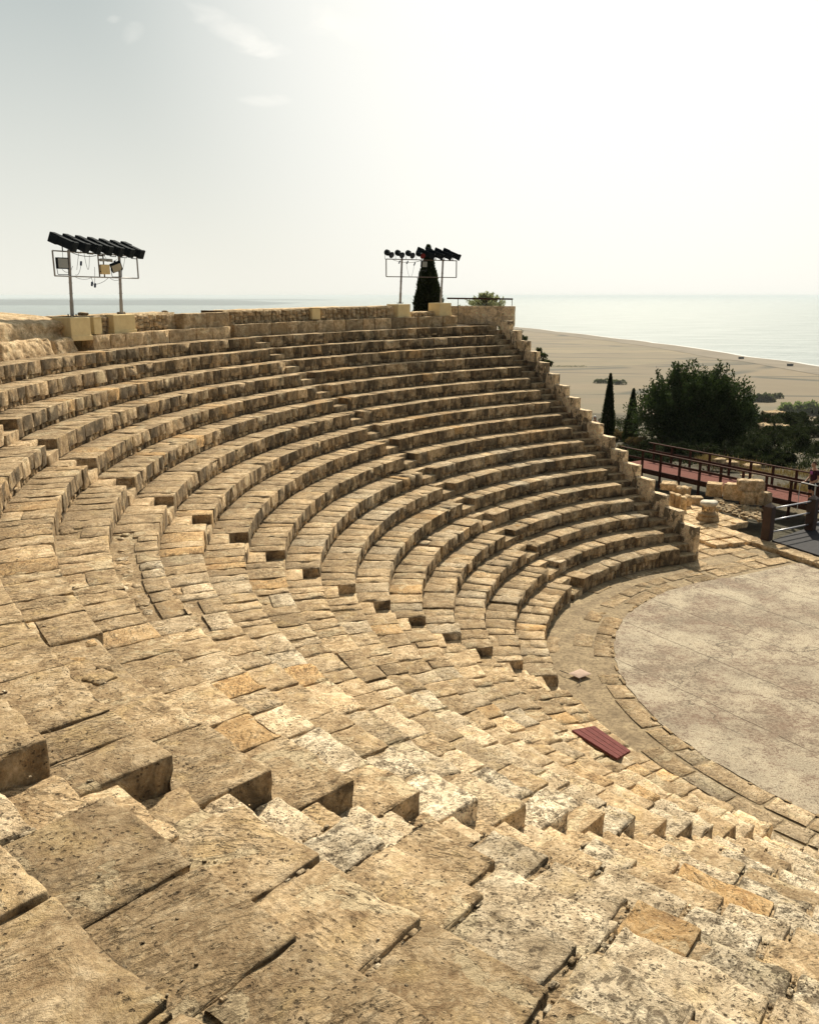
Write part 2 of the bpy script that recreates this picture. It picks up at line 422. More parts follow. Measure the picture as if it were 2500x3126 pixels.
for w in range(4):
    for k in range(1, 19):
        R = rowR(k); z = rowZ0(k); H = z-rowZ0(k-1) if k > 1 else z
        depth = rowR(k+1)-R+.03
        a0, a1 = bounds(w, R)
        slabs = Acc(); rub = Acc()
        a = a0; joints = [a0]
        fx = [R_(d) for d in FIXED.get(k, [])] if w == 3 else []
        while a < a1-1e-4:
            nxt = next((f for f in fx if f > a+.004), None)
            if nxt is not None: a = nxt
            else:
                if w == 0: L = random.uniform(.55, 1.35) if k <= 5 else random.uniform(.40, .85)
                elif w == 1: L = random.uniform(.34, .62)
                elif w == 2: L = random.uniform(.26, .66) if a < R_(212) else random.uniform(.36, .95)
                else: L = random.uniform(.45, .9)
                a += L/R
            if a > a1-.25/R: a = a1
            joints.append(a)
        for j0, j1 in zip(joints[:-1], joints[1:]):
            gap = random.choice((.004, .006, .009, .012, .018)) if w < 3 else (random.choice((.008, .012, .02, .03)) if k < 14 else random.choice((.012, .02, .035, .05)))
            W = (j1-j0)*R-gap; th = (j0+j1)/2
            cx, cy = OX+(R+.3)*math.cos(th), OY+(R+.3)*math.sin(th)
            px = pixsize(cx, cy, z)
            t = tint_for(k, th, w)
            d = math.degrees(th)
            # leave out what nobody could see or use
            if cy < -2.2: continue
            end = j0 == a0 or j1 == a1
            Hs = min(H*.8, random.uniform(.24, .31)) if w in (0, 1, 2) else H*.8
            if k <= 3 and w < 3: Hs = random.uniform(.20, .26)
            if w == 3 and k >= 14: pass
            if end: Hs = H*random.uniform(.86, .95)
            front = random.gauss(0, .006); dzb = random.gauss(0, .003)
            if k <= 5 and w in (0, 1): front = random.gauss(0, .018); dzb = random.gauss(0, .012)
            pitd = .012*max(0, t[1]-.3)
            rough = .004+.012*t[1]; chip = .014+.03*t[1]
            rr = .012+.02*t[1]
            if k <= 4: chip += .02; rr += .012
            if w == 3: rr += .004; rough *= .75
            D1 = depth
            dmg = damaged(k, d) or (w == 2 and 2 < k < 14 and not end and random.random() < .035)
            split = (not dmg) and random.random() < .06 and not end
            if dmg: D1 = depth*random.uniform(.40, .55)
            if damaged(k, d) and (k in (3, 4, 14)): 
                D1 = 0
            if split: D1 = depth*random.uniform(.5, .65)
            if D1 > 0:
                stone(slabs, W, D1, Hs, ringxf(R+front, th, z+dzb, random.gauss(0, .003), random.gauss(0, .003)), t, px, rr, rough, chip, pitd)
            if split:
                t2 = tint_for(k, th, w)
                stone(slabs, W-.01, depth-D1-.015, Hs*.7, ringxf(R+D1+.012, th, z+dzb-.008), t2, px, rr, rough, chip, pitd)
            if w == 3 and gap > .018 and cy > -.5:
                for _ in range(34):
                    v_ = random.uniform(.02, depth-.03); s_ = random.uniform(.012, .034)
                    stone(rub, s_*random.uniform(.8, 1.3), s_*1.6, s_, ringxf(R+v_, th-(W/2+gap/2)/(R+v_*.0)+random.gauss(0, gap*.2)/R, z-random.uniform(.010, .042)), (random.random()*.5, random.uniform(.2, .9), random.gauss(.40, .15)), .02, s_*.35, .004, .01, back=True)
            if dmg:
                x0 = D1+.02
                for _ in range(int(W/.16)+2):
                    for _2 in range(2):
                        u = random.uniform(-W/2, W/2); s_ = random.uniform(.08, .24)
                        v = random.uniform(x0, depth-.1)
                        stone(slabs, s_*random.uniform(.8, 1.5), s_, .10, (lambda th_, v_, zz, rz: (lambda p: ringxf(R+v_, th_, zz)(np.stack([p[:, 0]*math.cos(rz)-p[:, 1]*math.sin(rz), p[:, 0]*math.sin(rz)+p[:, 1]*math.cos(rz), p[:, 2]], 1))))(th+u/R, v, z-random.uniform(.0, .05), random.uniform(-.5, .5)), tint_for(k, th, w), px, .03, .015, .03, 0, back=True)
        # the course of small stones under the slabs
        if w < 3 or k < 1:
            hb = H-.22
            a = a0+.05/R
            while a < a1-.06/R:
                L = random.uniform(.07, .26); th = a+L/2/R
                cx, cy = OX+R*math.cos(th), OY+R*math.sin(th); px = pixsize(cx, cy, z)
                two = random.random() < .4
                for lv in range(2 if two else 1):
                    hh = hb/2 if two else hb
                    zb = z-H+(lv+1)*hh if two else z-H+hb
                    tt = (random.random()*.8, random.random()*.3, random.gauss(.62, .15))
                    stone(rub, L-random.uniform(.005, .03), .16, hh-.012, ringxf(R+.02+random.uniform(-.01, .035), th, zb-.004, 0, 0), tt, max(px, .05), .028, .014, .03)
                a += L/R
        bedstrip(rub, k, a0+.02/R, a1-.02/R, depth, 0)
        if w == 3 and slabs.n == 0: continue
        lab = '%s stone seat row from the orchestra, %s' % (ORD[k], WEDGE[w])
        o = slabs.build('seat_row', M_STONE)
        tag(o, lab, 'seat row', 'curved stone seat rows of the theatre')
        rub.build('rubble_riser', M_STONE, o)

A_ = Acc()
for _ in range(1500):
    k = random.choice((17, 16, 16, 15, 15, 14, 14, 13, 12, 11, 10, 9)); a = R_(random.uniform(205, 236)); v = random.betavariate(3, 1.2)
    R = rowR(k)+.12+v*(rowR(k+1)-rowR(k)-.16); s_ = random.uniform(.004, .013)*random.choice((1, 1, 1, 1.6))
    stone(A_, s_*1.5, s_, s_*.7, (lambda p, f=ringxf(R, a, rowZ0(k)+s_*.35), rz=random.uniform(0, 3.1): f(np.stack([p[:, 0]*math.cos(rz)-p[:, 1]*math.sin(rz), p[:, 0]*math.sin(rz)+p[:, 1]*math.cos(rz), p[:, 2]+p[:, 0]*.3], 1))), (random.random()*.6, random.random(), random.gauss(.5, .15)), 1., s_*.3, s_*.12, s_*.2, back=True)
o = A_.build('loose_grit', M_STONE, origin=(3, 3, 6)); o['kind'] = 'stuff'
# stairways: two half-height steps to every row
def stairway(a, w0, w1, label, pitm, z0tint):
    R1 = rowR(1)
    root = empty('aisle_stairway', (OX+R1*math.cos(a), OY+R1*math.sin(a), 0), label, 'stairway', 'stone stairways between the seating wedges')
    for k in range(1, 19):
        R = rowR(k); z = rowZ0(k); zp = rowZ0(k-1); H = z-zp; dep = rowR(k+1)-R
        for h in range(2):
            Rh = R+h*dep*.5 - (0.02 if h == 0 else 0); zt = zp+H*.5*(h+1) - (0.004 if h else 0)
            D1 = dep*.5+(.03 if h == 0 else .03); th = edge(a, (w0+w1)/2, Rh)
            W = (w1-w0)-.012
            cx, cy = OX+Rh*math.cos(th), OY+Rh*math.sin(th)
            if cy < -1: continue
            A_ = Acc()
            val = random.gauss(.66, .06) if h else random.gauss(.56, .06)
            stone(A_, W, D1, H*.5+.03 if h == 0 else H*.5+.02, ringxf(Rh, th, zt, random.gauss(0, .01), 0),
                  (random.random()*.5, random.random()*pitm, val+z0tint), pixsize(cx, cy, z), .018, .007, .02, 0)
            A_.build('step', M_STONE, root)
    return root
stairway(AD, -1.44, -.7512, 'narrow stone stairway climbing along the stepped wall at the far right', .2, -.12)
stairway(AA, -.56, .13, 'narrow stone stairway farthest from the camera, reaching the top wall left of centre', .3, .0)
stairway(AB, -.1785, .5113, 'narrow stone stairway with dark square notches descending from the left edge of the photo', .3, .08)
stairway(AC, -.0903, .60, 'nearest stone stairway, lined by dark triangular seat ends across the lower half', .75, .16)

# stepped wall at the far right edge of the seats
wr = empty('stepped_wall', (OX+9*math.cos(AD)+1.5*math.sin(AD), OY+9*math.sin(AD)-1.5*math.cos(AD), 0), 'thin stepped stone wall with black stains descending beside the far right stairway', 'wall')
cD, sD = math.cos(AD), math.sin(AD)
def wallpt(al, off, z): return Vector((OX+al*cD-off*sD, OY+al*sD+off*cD, z))
def wallxf(al0, zt):
    def xf(p):
        al = al0+p[:, 0]; off = -1.46-p[:, 1]
        return np.stack([OX+al*cD-off*sD, OY+al*sD+off*cD, zt+p[:, 2]], 1)
    return xf
for k in range(1, 18):
    al0 = rowR(k)+.09; al1 = rowR(k+1)+.07
    P0 = wallpt((al0+al1)/2, -1.5, 0); zt = rowZ0(k)+tilt(P0.x, P0.y)+.585
    A_ = Acc(); W = al1-al0
    # upper block and the courses below it
    def wf(p, zt=zt, c=(al0+al1)/2):
        q = p.copy(); q[:, 0] = -q[:, 0]
        return wallxf(c, zt)(q)
    def flip(acc):
        acc.q = [q[:, ::-1] for q in acc.q]
    t = (random.random()*.3, .62, random.uniform(.58, .75))
    stone(A_, W-.005, .25, .42, wf, t, .08, .012, .004, .012, back=True)
    for (zz, hh) in ((.42, .44), (.86, .9)):
        stone(A_, W-.004, .245, hh-.006, (lambda p, zz=zz: wf(p+np.array([0, .002, -zz]))), (random.random()*.3, .55, random.uniform(.5, .7)), .08, .012, .005, .012, back=True)
    flip(A_)
    A_.build('wall_block', M_WALL, wr)

# ------------------------------------------------------------------ top wall: dressed course, rubble wall, plinths
def ring_wall(name, mat, R0, R1, a0, a1, z0f, z1f, label, cat, L=(.6, 1.1), H=None, tintf=None, rough=.008, chip=.02, rr=.02, parent=None):
    A_ = Acc(); a = a0
    while a < a1-1e-4:
        n = a+random.uniform(*L)/R0
        if n > a1-.3/R0: n = a1
        th = (a+n)/2; cx, cy = OX+R0*math.cos(th), OY+R0*math.sin(th)
        zt = z1f(th)-tilt(cx, cy); zb = z0f(th)-tilt(cx, cy)
        stone(A_, (n-a)*R0-.012, R1-R0, zt-zb, ringxf(R0+random.gauss(0, .006), th, zt), tintf() if tintf else (random.random()*.8, .1, random.gauss(.5, .1)), pixsize(cx, cy, 8), rr, rough, chip, back=True)
        a = n
    o = A_.build(name, mat, parent)
    if parent is None: tag(o, label, cat)
    return o
zrow18 = lambda th: rowZ0(18)+tilt(OX+20.9*math.cos(th), OY+20.9*math.sin(th))
ring_wall('dressed_stone_course', M_RUB, 21.62, 22.05, R_(117.4), R_(147), lambda t: zrow18(t)-.05, lambda t: zrow18(t)+.43, 'dressed stone course backing the topmost row, running right to the metal railing', 'low wall', (.55, .95), tintf=lambda: (random.uniform(.2, .85), .05, random.gauss(.46, .09)))
ring_wall('dressed_stone_course', M_RUB, 21.64, 22.05, R_(147.3), R_(164.3), lambda t: zrow18(t)-.05, lambda t: zrow18(t)+.38, 'smooth pale stone course under the two left yellow plinths', 'low wall', (.6, 1.3), tintf=lambda: (random.uniform(.3, .6), .05, random.gauss(.62, .07)))
ring_wall('dressed_stone_block', M_RUB, 21.80, 22.3, R_(147.0), R_(152.8), lambda t: zrow18(t)+.36, lambda t: zrow18(t)+.86, 'raised pinkish brown dressed block wall standing on the course, left of the long rubble wall', 'low wall', (1.1, 1.2), tintf=lambda: (.62, .0, .46))

def rubble_wall(R0, R1, a0, a1, zb, zt, label, seed, size=.2, ragged=.02):
    """wall of irregular field stones: a displaced core plus stones set in its face"""
    A_ = Acc(); 
    n = max(8, int((a1-a0)*R0/.10)); m = 8
    th = np.linspace(a0, a1, n+1)
    V = []; 
    top = np.array([zt(t) for t in th]); bot = np.array([zb(t) for t in th])
    prof = [(0.0, 0.), (.01, .35), (.02, .7), (.05, 1.), (.25, 1.0), (.6, 1.), (1., 1.)]
    for (f, h) in prof:
        rad = R0+.05+f*(R1-R0-.05)
        V.append(np.stack([OX+rad*np.cos(th), OY+rad*np.sin(th), bot+(top-bot)*h], 1))
    rad = R1; V.append(np.stack([OX+rad*np.cos(th), OY+rad*np.sin(th), bot-.6], 1))
    P = np.array(V).reshape(-1, 3); d = fbm(P*3+seed, 4); P[:, 2] += d*ragged*1.6; P[:, :2] += (vnoise(P*6+seed)*.02)[:, None]
    idx = np.arange(len(V)*(n+1)).reshape(len(V), n+1)
    q = np.stack([idx[:-1, :-1].ravel(), idx[:-1, 1:].ravel(), idx[1:, 1:].ravel(), idx[1:, :-1].ravel()], 1)
    A_.add(P, q[:, ::-1], (.35, .05, .66, .2))
    o = A_.build('rubble_wall', M_RUB)
    tag(o, label, 'wall')
    F = Acc()
    a = a0+.02
    while a < a1-.02:
        z = zb(a); ztop = zt(a)-.04
        cw = random.uniform(.7, 1.3)*size
        while z < ztop-.04:
            h = random.uniform(.5, .95)*size; h = min(h, ztop-z)
            cx, cy = OX+R0*math.cos(a), OY+R0*math.sin(a)
            stone(F, cw*random.uniform(.75, 1.05), .12, h*.96, ringxf(R0+random.uniform(-.03, .02), a+cw/2/R0+random.gauss(0, .01)/R0, z+h-tilt(cx, cy)), (random.random()*.7, random.random()*.3, random.gauss(.46, .13)), pixsize(cx, cy, 8, 3), .04, .016, .03)
            z += h
        a += cw/R0
    F.build('face_stones', M_RUB, o)
    return o
rubble_wall(21.95, 23.1, R_(124.6), R_(147.2), lambda t: zrow18(t)+.36, lambda t: zrow18(t)+.90, 'long rubble stone wall with flat cement top behind the topmost dressed course', 3.)
rubble_wall(22.1, 23.2, R_(152.6), R_(164.6), lambda t: zrow18(t)+.30, lambda t: zrow18(t)+.90, 'rough rubble stone wall behind the two left yellow plinths', 9., size=.24)
rubble_wall(22.0, 22.9, R_(117.6), R_(124.5), lambda t: zrow18(t)+.42, lambda t: zrow18(t)+.62, 'very low rubble wall between the two right yellow plinths', 5., size=.16)
# eroded rock wall and boulders at the far left
def rockmass():
    A_ = Acc(); a0, a1 = R_(165.3), R_(190); n = 120; th = np.linspace(a0, a1, n+1)
    prof = [(21.98, .12), (22.03, .3), (22.1, .45), (22.16, .55), (22.12, .68), (22.2, .80), (22.5, .86), (22.8, .93), (23.2, .98), (24.2, 1.03), (25.5, 1.0), (26, -1)]
    V = []
    for r, h in prof:
        X = OX+r*np.cos(th); Y = OY+r*np.sin(th); V.append(np.stack([X, Y, 7.02+.01*0+h+0*X], 1))
    P = np.array(V).reshape(-1, 3)
    d = fbm(P*np.array([2.2, 2.2, 6])+4, 4); e = fbm(P*np.array([1.1, 1.1, 14])+9, 3)
    rad = P[:, :2]-np.array([OX, OY]); rad /= np.linalg.norm(rad, axis=1, keepdims=True)
    P[:, :2] += rad*(d*.16+e*.08)[:, None]; P[:, 2] += d*.05
    idx = np.arange(len(prof)*(n+1)).reshape(len(prof), n+1)
    q = np.stack([idx[:-1, :-1].ravel(), idx[:-1, 1:].ravel(), idx[1:, 1:].ravel(), idx[1:, :-1].ravel()], 1)
    A_.add(P, q[:, ::-1], (.42, .12, .60, .2))
    return tag(A_.build('eroded_rock_wall', M_RUB), 'eroded natural rock bank with overhanging ledge left of the yellow plinths', 'rock')
rockmass()
for i, (a0, a1, lab, tt, hh) in enumerate(((165.9, 168.4, 'grey trapezoid boulder on the topmost row just left of the yellow plinth', (.35, .25, .62), .36), (168.6, 174.6, 'long yellowish rough hewn boulder lying on the topmost row at the left edge', (.55, .05, .70), .40), (174.8, 179.5, 'dark cracked boulder cut off by the left edge of the photo', (.3, .2, .55), .38))):
    th = R_((a0+a1)/2); A_ = Acc(); W = R_(a1-a0)*21.7
    def xf(p, th=th):
        q = p.copy(); top = np.clip(1+q[:, 2]/.4, 0, 1)
        q[:, 0] *= 1-.18*top*(1 if i != 1 else .5); q[:, 1] = q[:, 1]+top*.1
        return ringxf(21.66, th, zrow18(th)-tilt(OX+21.7*math.cos(th), OY+21.7*math.sin(th))+hh)(q)
    stone(A_, W, .55, hh+.04, xf, tt, .04, .06, .03, .06, .01, back=True)
    tag(A_.build('boulder', M_RUB), lab, 'boulder', 'boulders at the left end of the top row')

def local_frame(th): # tangential (increasing angle) and outward axes
    return Vector((-math.sin(th), math.cos(th), 0)), Vector((math.cos(th), math.sin(th), 0))
def plinth(th, w, d, z0, z1, label, r=21.78, twist=0):
    c = Vector((OX+(r+d/2)*math.cos(th), OY+(r+d/2)*math.sin(th), z0))
    bm = bmesh.new(); rot = Matrix.Rotation(th+twist, 3, 'Z')
    bevbox(bm, c.x, c.y, (z0+z1)/2, d, w, z1-z0, rot, .01)
    o = bmobj('yellow_plinth', bm, M_YEL, None, c)
    tag(o, label, 'plinth', 'yellow painted plinths carrying the floodlight masts')
    bm = bmesh.new(); bevbox(bm, c.x, c.y, z0+.06, d+.05, w+.05, .14, rot, .01)
    p = bmobj('plinth_base', bm, M_YEL); p.data.transform(Matrix.Translation(-c)); p.parent = o
    return c
pl = [plinth(R_(165.0), .66, .75, 7.32, 7.93, 'yellow painted plinth under the left mast of the large left floodlight rack', 21.72, R_(-14)),
      plinth(R_(159.7), .78, .75, 7.40, 7.96, 'yellow painted plinth under the right mast of the large left floodlight rack', 21.78, R_(-12)),
      plinth(R_(124.3), .72, .70, 7.6, 8.16, 'yellow painted plinth under the left mast of the right floodlight rack, before the cypress', 21.85, R_(10)),
      plinth(R_(118.9), .72, .70, 7.66, 8.2, 'yellow painted plinth under the right mast of the right floodlight rack, beside the railing', 21.85, R_(14))]
# yellow junction boxes
def wallbox(px, py, R, w, h, label, cat='box'):
    d = ray(px*KD, py*KD); a = d[0]**2+d[1]**2; b = -2*(d[0]*OX+d[1]*OY); c = OX*OX+OY*OY-R*R
    s = (-b+math.sqrt(b*b-4*a*c))/(2*a); p = Vector((d[0]*s, d[1]*s, CZ+d[2]*s))
    th = math.atan2(p.y-OY, p.x-OX); bm = bmesh.new()
    bevbox(bm, p.x, p.y, p.z, .18, w, h, Matrix.Rotation(th, 3, 'Z'), .008)
    bevbox(bm, p.x, p.y, p.z+h/2+.012, .22, w+.03, .02, Matrix.Rotation(th, 3, 'Z'), 0)
    o = bmobj('yellow_cabinet', bm, M_YEL, None, p-Vector((0, 0, h/2)))
    tag(o, label, cat); return p, th
wallbox(663, 660, 21.9, .40, .42, 'small yellow cabinet leaning against the long rubble wall')
# (the small louvred box beside the left plinth)
wallbox(201, 686, 22.0, .35, .45, 'narrow slatted yellow box wedged between the two left plinths')
# loose stones on the rubble wall
for px, py, s_, lab in ((262, 650, .28, 'flat loose stone on the rubble wall by the left pole'), (353, 648, .22, 'dark loose stone lying on top of the rubble wall, right of the left floodlight rack'), (181, 652, .24, 'pale loose stone on the rubble wall between the two left poles')):
    d = ray(px*KD, py*KD); p = None
    R = 22.6; a = d[0]**2+d[1]**2; b = -2*(d[0]*OX+d[1]*OY); c = OX*OX+OY*OY-R*R
    s = (-b+math.sqrt(b*b-4*a*c))/(2*a); p = Vector((d[0]*s, d[1]*s, CZ+d[2]*s))
    A_ = Acc(); stone(A_, s_*1.2, s_*.8, .09, boxxf((p.x, p.y, 8.03), random.uniform(0, 3)), (.4, .3, .35), .04, .03, .02, .03, back=True, bottom=True)
    tag(A_.build('loose_stone', M_STONE), lab, 'stone', 'loose stones on the rubble wall')

# ------------------------------------------------------------------ floodlight racks
STAGE = Vector((OX+1, OY-1, 1.0))
def cable(bm, a, b, sag, r=.006, n=8):
    a = Vector(a); b = Vector(b)
    pts = [a.lerp(b, i/n)-Vector((0, 0, sag*4*(i/n)*(1-i/n))) for i in range(n+1)]
    polytube(bm, pts, r, 5)
def box_lamp(parent, p, tgt, L=.78, flare=True):
    """long theatre spotlight: rear lamp house, barrel, yoke"""
    d = (tgt-p); d.z = -d.to_2d().length*.42; d.normalize()
    q = d.to_track_quat('Y', 'Z').to_matrix()
    bm = bmesh.new()
    def bx(y0, y1, w, h): bevbox(bm, *(p+q @ Vector((0, (y0+y1)/2, 0))), w, y1-y0, h, q, .012)
    bx(-L*.5, -L*.16, .26, .27); bx(-L*.17, L*.42, .22, .235); bx(L*.40, L*.5, .25, .27)
    o = bmobj('spotlight', bm, M_BLACK, parent)
    bm = bmesh.new(); fw = .15
    s = q @ Vector((1, 0, 0)); s.z = 0; s.normalize()
    c = p+q @ Vector((0, .05, 0))
    zb = p.z-.25
    polytube(bm, [c+s*fw, Vector((*(c+s*fw).xy, zb)), Vector((*(c-s*fw).xy, zb)), c-s*fw], .011, 6)
    y = bmobj('yoke', bm, M_BLACK, parent); 
    return o
def spot_round(parent, p, tgt, gel):
    d = (tgt-p); d.z = -d.to_2d().length*.35; d.normalize()
    bm = bmesh.new(); q = d.to_track_quat('Z', 'Y').to_matrix().to_4x4()
    for z0, z1, r0, r1 in ((-.17, -.10, .07, .12), (-.10, .02, .12, .12), (.02, .20, .085, .085), (.20, .30, .085, .13)):
        bmesh.ops.create_cone(bm, cap_ends=True, segments=18, radius1=r0, radius2=r1, depth=z1-z0, matrix=Matrix.Translation(p) @ q @ Matrix.Translation((0, 0, (z0+z1)/2)))
    o = bmobj('round_spotlight', bm, M_BLACK, parent)
    bm = bmesh.new(); bmesh.ops.create_cone(bm, cap_ends=True, segments=18, radius1=.11, radius2=.11, depth=.01, matrix=Matrix.Translation(p) @ q @ Matrix.Translation((0, 0, .31)))
    bmobj('lens', bm, M_RED if gel else M_LENS, parent)
    bm = bmesh.new(); s = Vector((-d.y, d.x, 0)).normalized()
    polytube(bm, [p+s*.14, Vector((*(p+s*.14).xy, p.z-.25)), Vector((*(p-s*.14).xy, p.z-.25)), p-s*.14], .009, 6)
    bmobj('yoke', bm, M_BLACK, parent)
def flood(parent, p, face, w=.30, tiltz=0., roll=0.):
    q = face.to_track_quat('Y', 'Z').to_matrix() @ Matrix.Rotation(roll, 3, 'Y')
    bm = bmesh.new(); bevbox(bm, *p, w, .10, w*.9, q, .01); bevbox(bm, *(p-q @ Vector((0, .08, 0))), w*.6, .08, w*.5, q, .01)
    bmobj('floodlight', bm, M_BLACK, parent)
    bm = bmesh.new(); bevbox(bm, *(p+q @ Vector((0, .053, 0))), w*.84, .012, w*.74, q, 0)
    bmobj('floodlight_glass', bm, M_GLASS, parent)
    bm = bmesh.new(); s = q @ Vector((1, 0, 0)); zb = p.z-w*.9
    polytube(bm, [p+s*w*.52, Vector((*(p+s*w*.45).xy, zb)), Vector((*(p-s*w*.45).xy, zb)), p-s*w*.52], .009, 6)
    bmobj('yoke', bm, M_BLACK, parent)
def rack(A, B, zb, zt, m1, m2, zpl, label, kind):
    """A,B ends of the frame; m1,m2 mast positions as fractions"""
    A = Vector(A); B = Vector(B); t = (B-A); L = t.length
    root = empty('floodlight_rack', (*A.lerp(B, (m1+m2)/2).xy, zpl), label, 'light rack', 'floodlight racks on the top wall')
    def P(f, z, o=0): 
        q = A.lerp(B, f); n = Vector((t.y, -t.x, 0)).normalized()
        return Vector((q.x+n.x*o, q.y+n.y*o, z))
    for m in (m1, m2):
        lean = lambda z_: P(m, z_)+Vector(((-.05+.075*(z_-zpl)/1.75), 0, 0))
        bm = bmesh.new(); tube(bm, lean(zpl), lean(zpl+.45), .052, .050, 14); tube(bm, lean(zpl+.45), lean(zt+.05), .042, .040, 14)
        for zz in (.3, .62, .9, 1.25): tube(bm, lean(zpl+zz), lean(zpl+zz+.015), .056, n=14)
        bmobj('mast', bm, M_METAL, root)
        bm = bmesh.new(); bevbox(bm, *lean(zpl+.008), .26, .26, .014, None, 0)
        for a in range(6):
            c = lean(zpl)+Vector((math.cos(a*1.047)*.12, math.sin(a*1.047)*.12, 0)); tube(bm, c, c+Vector((0, 0, .07)), .009, n=6)
        bmobj('base_plate', bm, M_RUSTY, root)
    bm = bmesh.new(); s = .02
    q = t.to_track_quat('X', 'Z').to_matrix()
    for z in (zb, zt): bevbox(bm, *P(.5, z, .05), L, .035, .035, q, .003)
    for f in (0, 1): bevbox(bm, *P(f, (zb+zt)/2, .05), .035, .035, zt-zb, q, .003)
    bmobj('frame', bm, M_RUSTY if kind else M_METAL, root)
    return root, P
e1 = Vector((-9.54, 23.1, 0)); e2 = Vector((-8.37, 26.49, 0))
r1, P1 = rack(e1, e2, 9.02, 9.67, .18, .775, 7.94, 'long rack of seven black spotlights on two masts at the left of the top wall', 0)
for i in range(7):
    p = P1(.14+i*.137, 9.92-.012*i)
    box_lamp(r1, p, STAGE+Vector((0, 4, 0)), .74)
flood(r1, P1(.10, 9.36, .02), Vector((.75, -.65, 0)), .33)
flood(r1, P1(.70, 9.33, .10), Vector((.55, -.6, -.55)), .32, roll=.45)
bm = bmesh.new()
for f in (.50, .56): bevbox(bm, *P1(f, 9.345, .06), .03, .03, .62, None, 0)
for z in (9.18, 9.5, 9.62): bevbox(bm, *P1(.53, z, .06), .05, .26, .03, None, 0)
bmobj('bracket', bm, M_RUSTY, r1)
bm = bmesh.new(); th_ = R_(160); bevbox(bm, *P1(.54, 9.24, .14), .14, .26, .27, Matrix.Rotation(th_-.5, 3, 'Z'), .008); bmobj('junction_box', bm, M_YEL, r1)
for f in (.52, .60):
    bm = bmesh.new(); bevbox(bm, *P1(f, 9.50, .16), .1, .16, .08, Matrix.Rotation(th_-.4, 3, 'Z'), .01)
    bmobj('small_lamp', bm, M_GLASS, r1)
bm = bmesh.new()
cable(bm, P1(.22, 9.66), P1(.50, 9.62), .06, .010); cable(bm, P1(.30, 9.66), P1(.26, 9.2), -.0, .006); cable(bm, P1(.36, 9.66), P1(.42, 9.62), .42); cable(bm, P1(.42, 9.0), P1(.44, 8.80), 0.); cable(bm, P1(.47, 9.3), P1(.45, 8.80), .05)
cable(bm, P1(.45, 8.82), P1(.62, 9.0), .04); cable(bm, P1(.65, 9.0), P1(.78, 9.0), .06); cable(bm, P1(.24, 9.0), P1(.42, 9.0), .05); cable(bm, P1(.10, 9.2), P1(.22, 9.3), .12); cable(bm, P1(.24, 9.07), P1(.32, 9.4), .12)
cable(bm, P1(.60, 9.62), P1(.75, 9.55), .12); cable(bm, P1(.86, 9.62), P1(.80, 9.2), .05); cable(bm, P1(.12, 9.8), P1(.12, 9.4), 0.)
bmobj('cables', bm, M_CABLE, r1)
bm = bmesh.new()
for f, z in ((.315, 9.38), (.42, 8.83), (.455, 8.79), (.72, 9.45), (.78, 9.4)): bevbox(bm, *P1(f, z), .05, .05, .13, Euler((.4, .3, 0)).to_matrix(), .01)
bmobj('plugs', bm, M_BLUE, r1)

e1 = Vector((-.96, 35.68, 0)); e2 = Vector((2.04, 37.5, 0))
r2, P2 = rack(e1, e2, 9.27, 9.97, .215, .80, 8.18, 'rack with four round and four long spotlights on two masts before the dark cypress', 1)
for i in range(4): spot_round(r2, P2(.03+i*.145, 10.22), STAGE, i == 3)
for i in range(4): box_lamp(r2, P2(.56+i*.125, 10.24), STAGE+Vector((14, 16, 0)), .80)
flood(r2, P2(.53, 9.80, .02), Vector((.6, -.75, -.1)), .30)
bm = bmesh.new(); cable(bm, P2(.1, 9.95), P2(.5, 9.95), .1, .010); cable(bm, P2(.28, 9.9), P2(.40, 9.85), .62); cable(bm, P2(.48, 9.6), P2(.5, 9.1), 0.); bmobj('cables', bm, M_CABLE, r2)
bm = bmesh.new()
for f, z in ((.19, 9.86), (.30, 9.86), (.40, 9.80)): bevbox(bm, *P2(f, z), .05, .05, .14, Euler((.5, .4, 0)).to_matrix(), .01)
bmobj('plugs', bm, M_BLUE, r2)

# ------------------------------------------------------------------ top right: landing, parapet, railing
la, lb = R_(edge(0, 0, 1)), 0
bm = bmesh.new()
vs = [bm.verts.new(v) for v in (wallpt(21.55, .25, 7.275), wallpt(23.9, .9, 7.275), wallpt(23.6, -1.5, 7.275), wallpt(21.55, -1.45, 7.275))]
bm.faces.new(vs[::-1]); 
lo = bmobj('landing', bm, M_PAVE, None, wallpt(22.5, -.6, 7.275)); 
tag(lo, 'sand coloured landing slab at the top of the far right stairway', 'landing')
p0 = Dy(958, 662, 38.3); 
pa, pb = Vector((1.75, 38.35, 7.26)), Vector((4.62, 37.35, 7.26))
def parapet():
    A_ = Acc(); t = pb-pa; L = t.length; rz = math.atan2(t.y, t.x)
    n = 4
    for i in range(n):
        c = pa.lerp(pb, (i+.5)/n)
        for (zt, h) in ((8.06+.0*i, .44), (7.62, .42)):
            stone(A_, L/n-.008, .25, h, boxxf((c.x, c.y, zt), rz), (.3, .62, random.uniform(.62, .70)), .1, .01, .003, .006, back=True)
    o = A_.build('parapet_wall', M_PARA); tag(o, 'pale smooth parapet wall behind the landing at the top of the far right stairs', 'wall')
parapet()
rl = empty('handrail', (pa.x, pa.y, 7.3), 'thin dark metal railing on the pale parapet beside the right plinth', 'railing')
bm = bmesh.new(); qa = Vector((1.7, 38.1, 8.39)); qb = Vector((4.55, 37.42, 8.36)); q = (qb-qa).to_track_quat('X', 'Z').to_matrix()
bevbox(bm, *((qa+qb)/2), (qb-qa).length, .06, .07, q, .005); bmobj('rail', bm, M_WOODD, rl)
